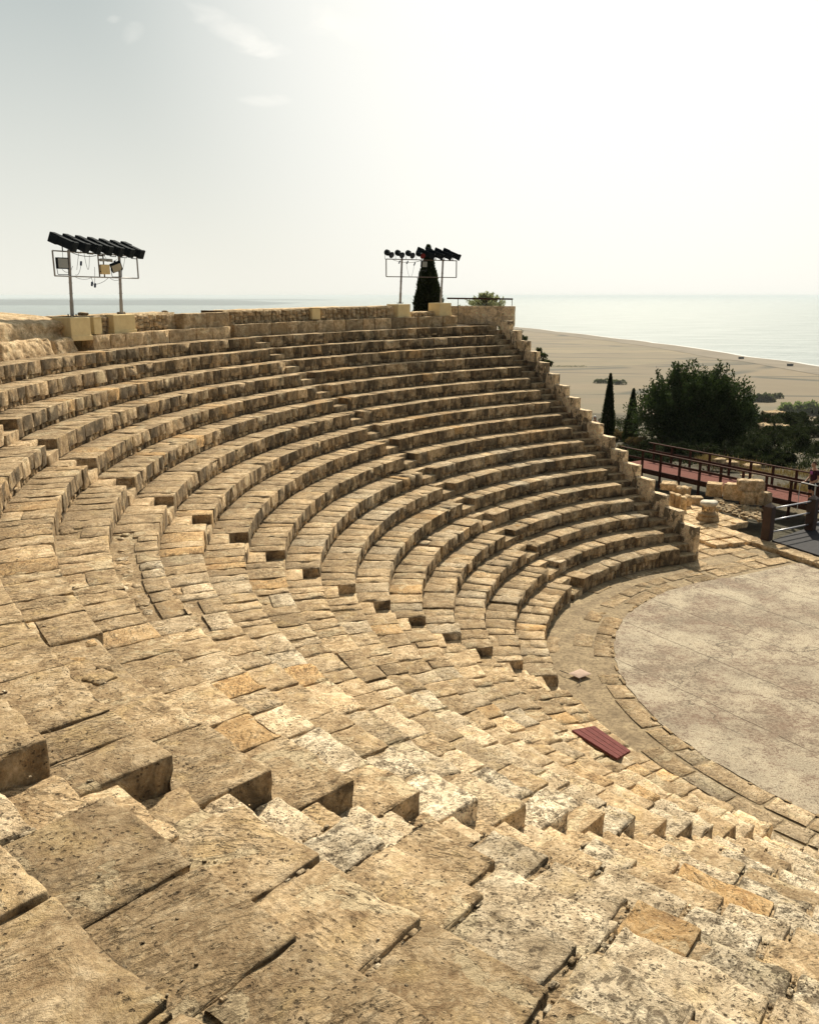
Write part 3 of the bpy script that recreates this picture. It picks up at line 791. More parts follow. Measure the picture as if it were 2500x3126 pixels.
for f, z0 in ((.17, 7.28), (.62, 8.05), (.80, 8.05), (.99, 8.0)):
    bm = bmesh.new(); c = qa.lerp(qb, f); tube(bm, (c.x, c.y, z0), (c.x, c.y, c.z), .014); bmobj('baluster', bm, M_RUSTY, rl)

# ------------------------------------------------------------------ orchestra and pavings
def sheet(name, poly, z, mat, res=.25, amp=0., kind='structure', seed=1., skirt=0.):
    """flat sheet over a polygon, as a triangulated mesh"""
    bm = bmesh.new(); vs = [bm.verts.new((p[0], p[1], z)) for p in poly]; f = bm.faces.new(vs)
    if f.normal.z < 0: f.normal_flip()
    bm.normal_update()
    if skirt:
        r = bmesh.ops.extrude_face_region(bm, geom=[f]); vv = [g for g in r['geom'] if isinstance(g, bmesh.types.BMVert)]
        bmesh.ops.translate(bm, verts=vv, vec=(0, 0, -skirt)); bmesh.ops.recalc_face_normals(bm, faces=bm.faces)
    bmesh.ops.triangulate(bm, faces=bm.faces[:])
    o = bmobj(name, bm, mat); 
    if kind: o['kind'] = kind
    return o
C0 = (OX+.281, OY-.197); R0 = 7.4527
# base ground of the orchestra and surroundings
m, nt, b = newmat('orchestra_concrete'); N = NB(nt); P = N.pos()
rot = N.n('ShaderNodeMapping'); N.l(P, rot.inputs['Vector']); rot.inputs['Rotation'].default_value = (0, 0, R_(57))
rx = N.n('ShaderNodeSeparateXYZ'); N.l(rot.outputs['Vector'], rx.inputs[0])
n1 = N.noise(P, .55, 5, .65, .3); n2 = N.noise(P, 3.2, 8, .75, .6); n3 = N.noise(P, 13, 7, .8); n4 = N.noise(P, 34, 5, .8)
patch = N.math('ADD', N.math('MULTIPLY', n1, .40), N.math('ADD', N.math('MULTIPLY', n2, .42), N.math('ADD', N.math('MULTIPLY', n3, .62), N.math('MULTIPLY', n4, .50))))
pm = N.maprange(patch, .945, .985)
red = N.mix(N.maprange(N.noise(P, 1.2, 3, .6), .4, .6), (.20, .132, .092), (.175, .138, .098))
red = N.mix(N.maprange(n3, .42, .62), red, (.32, .25, .18))
cream = N.mix(N.maprange(n2, .4, .65), (.66, .58, .43), (.50, .42, .30))
cream = N.mix(N.math('MULTIPLY', N.maprange(n3, .50, .62), .8), cream, (.21, .145, .10))
edg = N.maprange(N.noise(P, .35, 4, .6), .5, .62)
cream = N.mix(N.math('MULTIPLY', edg, .4), cream, (.22, .185, .14))
cc = N.mix(pm, red, cream)
cc = N.mix(N.math('MULTIPLY', N.maprange(n4, .49, .62), .75), cc, (.13, .085, .06))
# slab joints across the floor
def joint(v, period, off, wob, width):
    a = N.math('ADD', v, off); a = N.math('ADD', a, N.math('MULTIPLY', wob, .12))
    a = N.math('DIVIDE', a, period); a = N.math('FRACT', a); a = N.math('ABSOLUTE', N.math('SUBTRACT', a, .5))
    return N.maprange(a, width, width*.3)
jw = N.noise(P, 1.5, 4, .6)
j1 = joint(rx.outputs[1], 1.95, .3, jw, .007)
j1 = N.math('MULTIPLY', j1, N.maprange(N.noise(P, 1.1, 3), .36, .46))
cc = N.mix(N.math('MULTIPLY', j1, .9), cc, (.085, .062, .042))
jh = joint(rx.outputs[1], 1.95, .40, jw, .035)
cc = N.mix(N.math('MULTIPLY', jh, N.math('MULTIPLY', N.maprange(n2, .45, .65), .22)), cc, (.62, .56, .43))
vc = N.n('ShaderNodeTexVoronoi', feature='DISTANCE_TO_EDGE'); vc.inputs['Scale'].default_value = .28
mp = N.n('ShaderNodeVectorMath', operation='ADD'); nz = N.n('ShaderNodeTexNoise'); nz.inputs['Scale'].default_value = 1.2; nz.inputs['Detail'].default_value = 5; N.l(P, nz.inputs['Vector'])
N.l(P, mp.inputs[0]); N.l(nz.outputs['Color'], mp.inputs[1]); N.l(mp.outputs[0], vc.inputs['Vector'])
crk = N.math('MULTIPLY', N.maprange(vc.outputs['Distance'], .006, .002), N.maprange(N.noise(P, .4, 2), .5, .56))
cc = N.mix(N.math('MULTIPLY', crk, .7), cc, (.09, .07, .05))
N.l(cc, b.inputs['Base Color'])
hh = N.math('SUBTRACT', N.math('ADD', n3, N.math('MULTIPLY', n4, .5)), N.math('MULTIPLY', j1, 1.5))
N.l(N.bump(hh, .8, .02), b.inputs['Normal'])
M_ORCH = m
pts = []
c1 = atz(2213, 1760, 0); c2 = atz(2456, 1710, 0)
ang0 = math.atan2(c1.y-C0[1], c1.x-C0[0])
for i in range(97):
    a = ang0+(R_(285)-ang0)*i/96
    rj = R0+random.uniform(-.03, .05); pts.append((C0[0]+rj*math.cos(a), C0[1]+rj*math.sin(a)))
d = (c2-c1).normalized(); e = c1+d*16
pts += [(28, 8), (28, e.y), (e.x, e.y)]
sheet('orchestra_floor', pts, 0.004, M_ORCH)

# ring pavement between the orchestra and the first row : flagstones set in earth
m, nt, b = newmat('trodden_earth'); N = NB(nt); P = N.pos()
n2 = N.noise(P, 2.2, 6, .7); n3 = N.noise(P, 11, 8, .8)
cc = N.mix(N.maprange(n2, .35, .65), (.22, .16, .095), (.42, .32, .19)); cc = N.mix(N.math('MULTIPLY', N.maprange(n3, .47, .60), .75), cc, (.13, .092, .055))
cc = N.mix(N.math('MULTIPLY', N.maprange(n3, .4, .25), .5), cc, (.45, .37, .24))
N.l(cc, b.inputs['Base Color']); N.l(N.bump(n3, .8, .03), b.inputs['Normal']); M_EARTH = m
ring = []
for i in range(121):
    a = R_(100)+R_(190)*i/120; ring.append((OX+9.0*math.cos(a), OY+9.0*math.sin(a)))
sheet('ring_pavement', ring+[(28, 5), (28, 20)], -.012, M_EARTH)
A_ = Acc()
for (ra, rb, L, prob) in ((7.47, 7.95, (.5, 1.4), .93), (7.99, 8.44, (.4, 1.2), .86), (8.46, 8.83, (.5, 1.3), .80)):
    a = R_(112)
    while a < R_(262):
        L_ = random.uniform(*L); n = a+L_/ra; th = (a+n)/2; ra_ = ra
        cx, cy = OX+ra*math.cos(th), OY+ra*math.sin(th)
        dg = math.degrees(th)
        pr = prob+(.3 if dg > 190 else 0)
        if dg < 215: pr *= .62 if ra > 7.9 else .8
        if random.random() < pr:
            dd = rb-ra-.01+random.uniform(-.03, .04)
            stone(A_, L_-random.uniform(.0, .035), dd, .10, (lambda p, th=th, rr_=ra+random.uniform(-.05, .03), zz_=random.uniform(.004, .015), cc_=(C0 if ra < 8 else (OX, OY)): np.stack([cc_[0]+(rr_+p[:, 1])*np.cos(th+p[:, 0]/rr_), cc_[1]+(rr_+p[:, 1])*np.sin(th+p[:, 0]/rr_), zz_+p[:, 2]], 1)), (random.random()*.75, random.random()*.4+(.3 if dg > 205 else 0), random.gauss(.50, .10)), pixsize(cx, cy, 0), .025, .012, .03, .003)
        a = n
A_.build('ring_flagstones', M_PAVE, origin=(OX, OY, 0))['kind'] = 'structure'
# worn kerb between ring pavement and the concrete: irregular dark line of small stones
A_ = Acc(); a = R_(112)
while a < R_(255):
    L_ = random.uniform(.08, .3)
    if random.random() < .35:
        cx, cy = C0[0]+7.5*math.cos(a), C0[1]+7.5*math.sin(a)
        stone(A_, L_, random.uniform(.05, .10), .06, (lambda p, a=a: np.stack([C0[0]+(7.46+p[:, 1])*np.cos(a+p[:, 0]/7.46), C0[1]+(7.46+p[:, 1])*np.sin(a+p[:, 0]/7.46), .025+p[:, 2]], 1)), (random.random(), .3, random.gauss(.5, .1)), .06, .02, .012, .02)
    a += L_/7.46
A_.build('orchestra_edge_stones', M_PAVE, origin=(OX, OY, 0))['kind'] = 'structure'

# ground under the theatre's right side and beyond
M_SAND = simple('dry_ground', (.40, .31, .18), .95, .1, 1.6, c2=(.24, .17, .09), bump=.05)
bm = bmesh.new()
gpts = [(-60, -40), (60, -40), (60, 20), (30, 20), (9.2, 24.6), (7.6, 29.5), (5.2, 36.5), (3.5, 40), (-60, 60)]

# yellow flagstone paving right of the stairs, up to the raised stage kerb
def z1p(x, y, z=0.): return atz(1800+x/2.463, 1050+y/2.463, z)
k0, k1, k2, k3, k4 = z1p(200, 1200), z1p(715, 1335), z1p(1040, 1460), z1p(1400, 1590), z1p(1724, 1690)
ext = k4+(k4-k2).normalized()*12
pv = [(9.7, 24.2), (8.9, 26.5), (7.9, 28.8), (k0.x-.3, k0.y), k1, k2, k3, k4, ext, (24, 30), c1+d*16]
pv = [(p[0], p[1]) for p in pv]
poly2 = [(c1.x-.3, c1.y-.4), (8.7, 26.2), (7.9, 28.8), (k0.x, k0.y), (k1.x, k1.y), (k2.x, k2.y), (k3.x, k3.y), (k4.x, k4.y), (ext.x, ext.y), (e.x, e.y)]
sheet('entrance_pavement', poly2, -.002, M_EARTH)
A_ = Acc()
dirp = (c2-c1).normalized(); nrm = Vector((-dirp.y, dirp.x, 0))
def inpoly(x, y, P):
    c = False; j = len(P)-1
    for i in range(len(P)):
        xi, yi = P[i]; xj, yj = P[j]
        if (yi > y) != (yj > y) and x < (xj-xi)*(y-yi)/(yj-yi)+xi: c = not c
        j = i
    return c
v = .05
while v < 9:
    dv = random.uniform(.35, .8); u = -4.0
    while u < 9:
        du = random.uniform(.4, 1.3); c = c1+dirp*(u+du/2)+nrm*v
        cc_ = c+nrm*dv/2
        if inpoly(cc_.x, cc_.y, poly2) and random.random() < .88:
            stone(A_, du-random.uniform(.01, .05), dv-random.uniform(.01, .05), .06, boxxf((c.x, c.y, .018+random.uniform(-.008, .02)), math.atan2(dirp.y, dirp.x)+random.gauss(0, .03)), (random.uniform(.2, .6), random.random()*.3, random.gauss(.64, .07)), .06, .02, .010, .03, back=True)
        u += du
    v += dv
A_.build('pavement_flagstones', M_PAVE, origin=(10, 27, 0))['kind'] = 'structure'

# raised platform with the column base (flagstones) and the long kerb of the stage
PZ = .16
platform = [(p.x, p.y) for p in (k1+Vector((-2.6, 1.3, 0)), k1, z1p(915, 1400), z1p(1180, 1400, .1), z1p(1280, 1350, .1), z1p(1290, 1290, .1), z1p(980, 1240, .1), z1p(760, 1090, .1), z1p(640, 1150, .1))]
A_ = Acc()
td = (k4-k1).normalized()
for i in range(9):
    for j in range(6):
        c = k1+Vector((-2.2, 1.1, 0))+td*(i*.62+random.uniform(-.08, .08))+Vector((-td.y, td.x, 0))*(j*.68+.05)
        if i*.62 < 6 and j < 5:
            if j >= 3 and i > 5: continue
            stone(A_, .60-random.uniform(0, .05), .66-random.uniform(0, .06), .22, boxxf((c.x, c.y, PZ+random.uniform(-.015, .01)), math.atan2(td.y, td.x)+random.gauss(0, .02)), (random.uniform(.2, .5), .1, random.gauss(.66, .07)), .05, .02, .010, .03, back=True)
o = A_.build('stone_platform', M_RUB); tag(o, 'low platform of pale flagstones under the column base', 'platform')
A_ = Acc(); t = k2; s = 0; Lk = (ext-k2).length; dk = (ext-k2).normalized()
while s < Lk:
    L_ = random.uniform(.8, 1.8); c = k2+dk*(s+L_/2)
    stone(A_, L_-.02, .62, .19, boxxf((c.x, c.y, .17+random.uniform(-.01, .01)), math.atan2(dk.y, dk.x)+random.gauss(0, .01)), (random.uniform(.2, .6), .1, random.gauss(.55, .06)), .05, .03, .012, .04, back=True)
    s += L_
o = A_.build('stage_kerb', M_PAVE); tag(o, 'long raised stone kerb in front of the black stage floor', 'kerb')

# column base with drum
def lathe(name, prof, c, mat, parent=None, n=40, jit=.008, smooth=True):
    A_ = Acc(); th = np.linspace(0, 2*math.pi, n+1)[:-1]; V = []
    for r, z in prof: V.append(np.stack([c[0]+r*np.cos(th), c[1]+r*np.sin(th), np.full(n, c[2]+z)], 1))
    V.append(np.array([[c[0], c[1], c[2]+prof[-1][1]]]*n))
    P = np.array(V).reshape(-1, 3); P += (vnoise(P*7)*jit*2)[:, None]*np.array([1, 1, .4])
    m = len(V); idx = np.arange(m*n).reshape(m, n); nx = np.roll(idx, -1, axis=1)
    q = np.stack([idx[:-1].ravel(), nx[:-1].ravel(), nx[1:].ravel(), idx[1:].ravel()], 1)
    A_.add(P, q, (.5, .35, .55, .0)); 
    return A_.build(name, mat, parent, origin=None)
cb = z1p(885, 1320, PZ); 
o = lathe('column_base', [(.42, 0), (.43, .09), (.40, .12), (.39, .15), (.36, .17), (.36, .21), (.38, .23), (.36, .27), (.30, .31), (.26, .33)], cb, M_PAVE)
tag(o, 'moulded round column base with short drum and pale worn top on the platform', 'column base')
lathe('column_drum', [(.24, .32), (.245, .45), (.25, .56), (.26, .60)], (cb.x, cb.y, cb.z), M_WALL, o, jit=.02)
lathe('column_top', [(.30, .58), (.32, .62), (.31, .70), (.25, .74), (.12, .75)], (cb.x, cb.y, cb.z), simple('pale_marble', (.66, .60, .50), .8, .2, 9, c2=(.50, .44, .34), bump=.02), o, jit=.02)

# ruined masonry left of the ramp and behind the column
def ruin(px0, px1, pyt, pyb, zb, label, dep=.5, tt=None, zoomf=(1800, 1050, 2.463), rr=.05, rz=0., rough=.02):
    """block whose front spans px0..px1 (zoom coordinates) with foot at pyb and top at pyt"""
    X = lambda x, y: (zoomf[0]+x/zoomf[2], zoomf[1]+y/zoomf[2])
    a = atz(*X(px0, pyb), zb); b_ = atz(*X(px1, pyb), zb); c = (a+b_)/2
    top = aty(*X((px0+px1)/2, pyt), c.y); h = max(.1, top.z-zb); W = abs(b_.x-a.x)
    A_ = Acc()
    stone(A_, W, dep, h, boxxf((c.x, c.y, zb+h), rz), tt or (random.random()*.5, .25, random.gauss(.58, .06)), .04, rr, rough, .06, .004, back=True)
    return tag(A_.build('ruin_block', M_RUB), label, 'stone block', 'ruined masonry blocks beside the ramp')
Zq = (2050, 1430, 4.926)
ruin(512, 740, 235, 425, .35, 'tall square stone block, dark on its right side, left end of the ruined wall', .55, (.3, .2, .50), Zq, .02, R_(-25), .008)
ruin(765, 1050, 240, 480, .30, 'broad pale block in the middle of the ruined wall by the ramp', .5, (.35, .1, .68), Zq, .03, R_(-35), .01)
ruin(1058, 1270, 350, 550, .22, 'rounded pale block under the capstone of the ruined wall', .5, (.35, .1, .68), Zq, .06, R_(-10))
ruin(1280, 1400, 360, 560, .22, 'round ended pale block right of the capstone block', .5, (.4, .15, .64), Zq, .07, 0)
ruin(1400, 1530, 370, 560, .20, 'weathered upright end stone of the ruined wall behind the first dark post', .45, (.3, .5, .48), Zq, .05, R_(10))
cap = ruin(1015, 1400, 190, 345, .78, 'flat grey capstone lying across the ruined wall', .5, (.2, .4, .55), Zq, .04, R_(-8), .02)
ruin(195, 325, 285, 410, .35, 'small squared block with pale top left of the dark gap under the ramp', .4, (.3, .2, .60), Zq, .02, R_(30), .008)
ruin(70, 190, 280, 400, .4, 'small squared block next to the stepped wall top', .4, (.3, .2, .55), Zq, .03, R_(15), .01)
ruin(300, 470, 440, 560, .1, 'low grey foundation stone left of the column top', .5, (.3, .3, .55), Zq, .04, R_(-10), .015)
ruin(140, 220, 440, 650, .12, 'slim yellowish upright stone behind the stepped wall', .35, (.5, .05, .66), Zq, .03, R_(-10), .012)
ruin(215, 310, 420, 590, .12, 'round grey boulder end behind the slim upright stone', .45, (.2, .35, .5), Zq, .08, 0, .03)
ruin(55, 135, 400, 610, .12, 'ribbed ochre upright stone next to the stepped wall', .4, (.7, .05, .62), Zq, .03, R_(-5), .012)
ruin(-20, 50, 380, 600, .12, 'ochre stone pier attached behind the stepped wall', .4, (.7, .05, .62), Zq, .03, R_(-5), .012)
ruin(645, 705, 585, 700, PZ, 'small round stone standing right behind the column base', .3, (.3, .4, .45), Zq, .06, 0, .02)
ruin(-180, 60, 230, 330, .55, 'long rough stone lying behind the stepped wall below the ramp', .6, (.3, .3, .60), Zq, .06, R_(-25), .03)
# rubble bank between ruined wall and platform : low mound with many small stones
A_ = Acc()
def mound(pl_, z0, z1_, n, seed):
    pass
bank = [atz(Zq[0]+x/Zq[2], Zq[1]+y/Zq[2], zz) for x, y, zz in ((640, 440, .40), (1060, 560, .28), (1340, 600, .25), (1350, 790, .05), (1080, 750, .06), (760, 660, .10), (600, 560, .2))]
bm = bmesh.new(); cv = bm.verts.new(sum(bank, Vector())/len(bank)+Vector((0, 0, .05))); bv = [bm.verts.new(p) for p in bank]
for i in range(len(bv)): bm.faces.new((cv, bv[i], bv[(i+1) % len(bv)]))
bmesh.ops.subdivide_edges(bm, edges=bm.edges[:], cuts=8, use_grid_fill=True)
for v_ in bm.verts:
    f = fbm(np.array([[v_.co.x*2.5, v_.co.y*2.5, 0.]]), 3)[0]; v_.co.z += f*.09
bmesh.ops.recalc_face_normals(bm, faces=bm.faces)
bo = bmobj('rubble_bank', bm, M_EARTH, smooth=True); bo['kind'] = 'structure'
A_ = Acc()
bnp = [(p.x, p.y) for p in bank]
for _ in range(260):
    x = random.uniform(min(p[0] for p in bnp), max(p[0] for p in bnp)); y = random.uniform(min(p[1] for p in bnp), max(p[1] for p in bnp))
    if not inpoly(x, y, bnp): continue
    # height from nearest bank points
    ws = [1/((x-p.x)**2+(y-p.y)**2+.05) for p in bank]; zz = sum(w_*p.z for w_, p in zip(ws, bank))/sum(ws)
    s_ = random.uniform(.05, .17)
    stone(A_, s_*1.4, s_, s_*.7, boxxf((x, y, zz+.07), random.uniform(0, 3)), (random.random()*.6, .3, random.gauss(.5, .1)), .06, .03, .012, .02, back=True)
A_.build('bank_rubble', M_STONE, origin=(13, 32, .1))['kind'] = 'stuff'

# ------------------------------------------------------------------ stage: black floor, posts, pipes
s0 = z1p(1370, 1480, .18)
stg = [(s0.x, s0.y), (s0.x+(k4-k2).normalized().x*14, s0.y+(k4-k2).normalized().y*14), (26, 30), (15.6, 30.3), (14.9, 29.6)]
so = sheet('stage_floor', stg, .20, M_MAT, kind=None, skirt=.06)
tag(so, 'black stage floor sheet beyond the stone kerb at the right edge', 'stage floor')
P_1 = z1p(1328, 1475, .15); P_2 = z1p(1655, 1405, .15)
P_3 = P_2+(P_2-P_1).normalized()*3.0; P_3 = Vector((P_2.x+1.75, P_2.y+.95, .15))
def post(p, label):
    bm = bmesh.new(); rot = Matrix.Rotation(R_(40), 3, 'Z')
    s_ = .30; h = 1.22
    bevbox(bm, p.x, p.y, p.z+h/2, s_, s_, h, rot, .006)
    r = bmesh.ops.create_cone(bm, cap_ends=True, segments=4, radius1=s_*.70, radius2=.004, depth=.14, matrix=Matrix.Translation((p.x, p.y, p.z+h+.075)) @ Matrix.Rotation(R_(40+45), 4, 'Z'))
    o = bmobj('wooden_post', bm, M_POST, None, p)
    tag(o, label, 'post', 'dark square posts of the stage railing'); return o
post(P_1, 'dark brown square post with pyramid cap at the left corner of the stage')
post(P_2, 'dark brown square post with pyramid cap below the standing man')
post(P_3, 'dark brown square post just outside the right edge past the second post')
bm = bmesh.new(); bm2 = None
pr = empty('pipe_railing', (*P_1.xy, .15), 'three pale metal pipes joining the dark stage posts', 'railing')
for h in (.26, .70, 1.13):
    bm = bmesh.new(); tube(bm, P_1+Vector((0, 0, h)), P_2+Vector((0, 0, h)), .028, n=12); tube(bm, P_2+Vector((0, 0, h)), P_3+Vector((0, 0, h)), .028, n=12)
    bmobj('pipe', bm, M_PIPE, pr, smooth=True)

# ------------------------------------------------------------------ ramp walkway
nA = Vector((10.55, 40.6, .4)); nB = Vector((17.3, 29.9, .4))
rd = (nB-nA).normalized(); rn = Vector((-rd.y, rd.x, 0)); RW = 1.9
if rn.x < 0: rn = -rn
rw = empty('wooden_walkway', (*((nA+nB)/2).xy, .4), 'raised walkway with reddish plank deck and dark rails leading down to the stage', 'walkway')
L = (nB-nA).length; q = rd.to_track_quat('X', 'Z').to_matrix()
bm = bmesh.new(); n = int(L/.145)
for i in range(n):
    c = nA+rd*(i+.5)*.145+rn*RW/2
    bevbox(bm, c.x, c.y, .385+random.uniform(-.002, .002), .138, RW, .03, q, 0)
bmobj('deck', bm, M_WOODR, rw)
bm = bmesh.new()
for o_ in (-.03, RW+.03): 
    c = (nA+nB)/2+rn*o_; bevbox(bm, c.x, c.y, .30, L, .06, .24, q, 0)
bmobj('side_beams', bm, M_WOODD, rw)
for side, o_ in (('near', -.08), ('far', RW+.08)):
    bm = bmesh.new(); c = (nA+nB)/2+rn*o_
    bevbox(bm, c.x, c.y, .4+.86, L, .10, .05, q, .005); bmobj('top_rail', bm, M_WOODD, rw)
    bm = bmesh.new(); bevbox(bm, c.x, c.y, .4+.47, L, .04, .10, q, .004); bmobj('mid_rail', bm, M_WOODD, rw)
    s_ = .35
    while s_ < L:
        c = nA+rd*s_+rn*o_; bm = bmesh.new(); zb = -.35 if side == 'near' else .1
        bevbox(bm, c.x, c.y, (zb+1.25)/2, .09, .09, 1.25-zb, q, .004); bmobj('post', bm, M_WOODD, rw)
        s_ += 1.12

# man on the walkway, seen from the side, looking down at the panel
def skin_obj(name, pts, edges, rad, mat, parent, sub=2, root=0):
    me = bpy.data.meshes.new(name); me.from_pydata([tuple(p) for p in pts], edges, []); me.update()
    o = bpy.data.objects.new(name, me); col.objects.link(o)
    if parent: o.parent = parent
    s = o.modifiers.new('skin', 'SKIN'); s.use_smooth_shade = True
    for i, r in enumerate(rad): me.skin_vertices[0].data[i].radius = (r if isinstance(r, tuple) else (r, r))
    for i in range(len(pts)): me.skin_vertices[0].data[i].use_root = (i == root)
    o.modifiers.new('sub', 'SUBSURF').levels = sub; o.modifiers['sub'].render_levels = sub
    me.materials.append(mat); return o
M_SKIN = simple('skin', (.50, .27, .18), .6, .3); M_SHIRT = simple('maroon_shirt', (.055, .012, .022), .85, .2, 12, .4); M_SHORT = simple('dark_shorts', (.022, .018, .024), .85, .2, 12, .3); M_HAIR = simple('brown_hair', (.09, .045, .02), .8, .2, 30, .4)
M_PINK = simple('shirt_print', (.35, .08, .25), .8)
def person(loc, rz, label, shirt, short, hair, pose=0, cap=None):
    root = empty('person', loc, label, 'person'); root.rotation_euler = (0, 0, rz)
    # local: facing +Y
    B = [(0, 0, .95), (0, .0, 1.10), (0, -.01, 1.27), (0, -.02, 1.42), (0, 0.0, 1.50), (0, .035, 1.575),      # pelvis..neck
         (.10, 0, .90), (.115, .02, .50), (.115, -.02, .10), (.12, .13, .03),
         (-.10, 0, .90), (-.115, .03, .50), (-.115, .0, .10), (-.12, .15, .03),
         (.175, -.02, 1.40), (.235, -.03, 1.13), (.20, .17, .98), (.17, .24, .965),
         (-.175, -.02, 1.40), (-.235, -.03, 1.13), (-.20, .17, .98), (-.17, .24, .965)]
    Ed = [(0, 1), (1, 2), (2, 3), (3, 4), (4, 5), (0, 6), (6, 7), (7, 8), (8, 9), (0, 10), (10, 11), (11, 12), (12, 13), (3, 14), (14, 15), (15, 16), (16, 17), (3, 18), (18, 19), (19, 20), (20, 21)]
    Rr = [(.15, .11), (.135, .10), (.15, .11), (.14, .10), (.06, .06), (.052, .055), (.085, .085), (.058, .06), (.038, .04), (.035, .03), (.085, .085), (.058, .06), (.038, .04), (.035, .03), (.058, .058), (.042, .042), (.030, .030), (.026, .03), (.058, .058), (.042, .042), (.030, .030), (.026, .03)]
    body = skin_obj('body', B, Ed, Rr, M_SKIN, root)
    # head: shaped ellipsoid with brow, nose, chin, ears
    bm = bmesh.new(); bmesh.ops.create_uvsphere(bm, u_segments=24, v_segments=18, radius=1)
    for v in bm.verts:
        x, y, z = v.co
        y2 = y*.098; z2 = z*.118; x2 = x*.076
        if z < -.2: x2 *= 1-.35*(-.2-z); y2 = y2+.012*(1 if y > 0 else .2)
        if y > .75 and -.35 < z < .1: y2 += .018*(1-abs(x)*3 if abs(x) < .33 else 0)
        if y > .6 and .05 < z < .3 and .15 < abs(x) < .5: y2 -= .008
        v.co = (x2, y2, z2)
    bmesh.ops.translate(bm, verts=bm.verts, vec=(0, .055, 1.665))
    for s_ in (-1, 1): bmesh.ops.create_uvsphere(bm, u_segments=8, v_segments=6, radius=.5, matrix=Matrix.Translation((s_*.077, .045, 1.66)) @ Matrix.Diagonal((.025, .04, .06, 1)))
    me = bpy.data.meshes.new('head'); bm.to_mesh(me); bm.free()
    for p in me.polygons: p.use_smooth = True
    h = bpy.data.objects.new('head', me); col.objects.link(h); h.parent = root; me.materials.append(M_SKIN)
    # hair cap
    bm = bmesh.new(); bmesh.ops.create_uvsphere(bm, u_segments=20, v_segments=14, radius=1)
    bmesh.ops.delete(bm, geom=[v for v in bm.verts if v.co.z < -.35 or (v.co.y > .35 and v.co.z < .42)], context='VERTS')
    for v in bm.verts: v.co = Vector((v.co.x*.084, v.co.y*.105+.045, v.co.z*.124+1.675))
    me = bpy.data.meshes.new('hair'); bm.to_mesh(me); bm.free()
    hr = bpy.data.objects.new('hair', me); col.objects.link(hr); hr.parent = root; me.materials.append(cap or hair)
    for p in me.polygons: p.use_smooth = True
    # clothes follow the body
    S = [B[0], B[1], B[2], B[3], (0, 0, 1.47), B[14], (.215, -.03, 1.24), B[18], (-.215, -.03, 1.24)]
    skin_obj('t_shirt', S, [(0, 1), (1, 2), (2, 3), (3, 4), (3, 5), (5, 6), (3, 7), (7, 8)], [(.165, .125), (.152, .117), (.165, .125), (.155, .115), (.075, .07), (.075, .072), (.066, .064), (.075, .072), (.066, .064)], shirt, root)
    T = [(0, 0, .97), (.105, 0, .88), (.118, .015, .60), (-.105, 0, .88), (-.118, .02, .60)]
    skin_obj('shorts', T, [(0, 1), (1, 2), (0, 3), (3, 4)], [(.16, .12), (.11, .105), (.095, .09), (.11, .105), (.095, .09)], short, root)
    # hands: palm, five separate fingers with a bend
    for s_ in (-1, 1):
        w = Vector((s_*.17, .24, .965)); pts = [w, w+Vector((0, .04, -.008)), w+Vector((0, .075, -.015))]; ed = [(0, 1), (1, 2)]; rd_ = [.022, .026, .022]
        for fi, (ox, ln) in enumerate(((-.027, .062), (-.009, .072), (.009, .068), (.026, .052))):
            b0 = w+Vector((ox, .082, -.018)); i0 = len(pts)
            pts += [b0, b0+Vector((0, ln*.5, -.008)), b0+Vector((0, ln*.85, -.03))]; ed += [(2, i0), (i0, i0+1), (i0+1, i0+2)]; rd_ += [.010, .009, .0075]
        i0 = len(pts); tb = w+Vector((-s_*.032, .03, -.01)); pts += [tb, tb+Vector((-s_*.018, .03, -.01)), tb+Vector((-s_*.02, .052, -.02))]; ed += [(1, i0), (i0, i0+1), (i0+1, i0+2)]; rd_ += [.012, .010, .008]
        skin_obj('hand', pts, ed, rd_, M_SKIN, root, 1)
    for s_ in (-1, 1):
        bm = bmesh.new(); bevbox(bm, s_*.118, .06, .035, .10, .27, .08, None, .025)
        me = bpy.data.meshes.new('shoe'); bm.to_mesh(me); bm.free(); o = bpy.data.objects.new('shoe', me); col.objects.link(o); o.parent = root; me.materials.append(short)
    return root
pm_ = aty(2488, 1540, 32.3)
man = person((15.98, 32.0, .40), R_(105), 'man in maroon t-shirt and dark shorts standing on the walkway at the right edge', M_SHIRT, M_SHORT, M_HAIR)
bm = bmesh.new(); bevbox(bm, .03, .112, 1.33, .13, .012, .12, None, 0); me = bpy.data.meshes.new('shirt_print'); bm.to_mesh(me); bm.free(); o = bpy.data.objects.new('shirt_print', me); col.objects.link(o); o.parent = man; me.materials.append(M_PINK)
hid = aty(1817, 1272, 48); 
walker = person((hid.x, 48, hid.z-1.72), R_(150), 'distant walker in a white cap mostly hidden behind the stepped wall', simple('pink_shirt', (.55, .33, .30), .8), M_SHORT, M_HAIR, cap=M_WHITE)

# slanted information panel on thin legs
ip = aty(2462, 1478, 31.3)
pn = empty('information_panel', (ip.x, ip.y, .4), 'slanted white edged information panel on thin legs in front of the man', 'sign')
bm = bmesh.new(); bevbox(bm, ip.x+.12, ip.y, ip.z, .56, .42, .03, Euler((R_(-9), R_(10), R_(-20))).to_matrix(), .004); bmobj('panel', bm, M_WHITE, pn)
bm = bmesh.new()
for dx, dy in ((-.2, .1), (.35, -.05), (.42, .15)): tube(bm, (ip.x+dx, ip.y+dy, .4), (ip.x+dx, ip.y+dy, ip.z), .014)
bmobj('legs', bm, M_WHITE, pn)

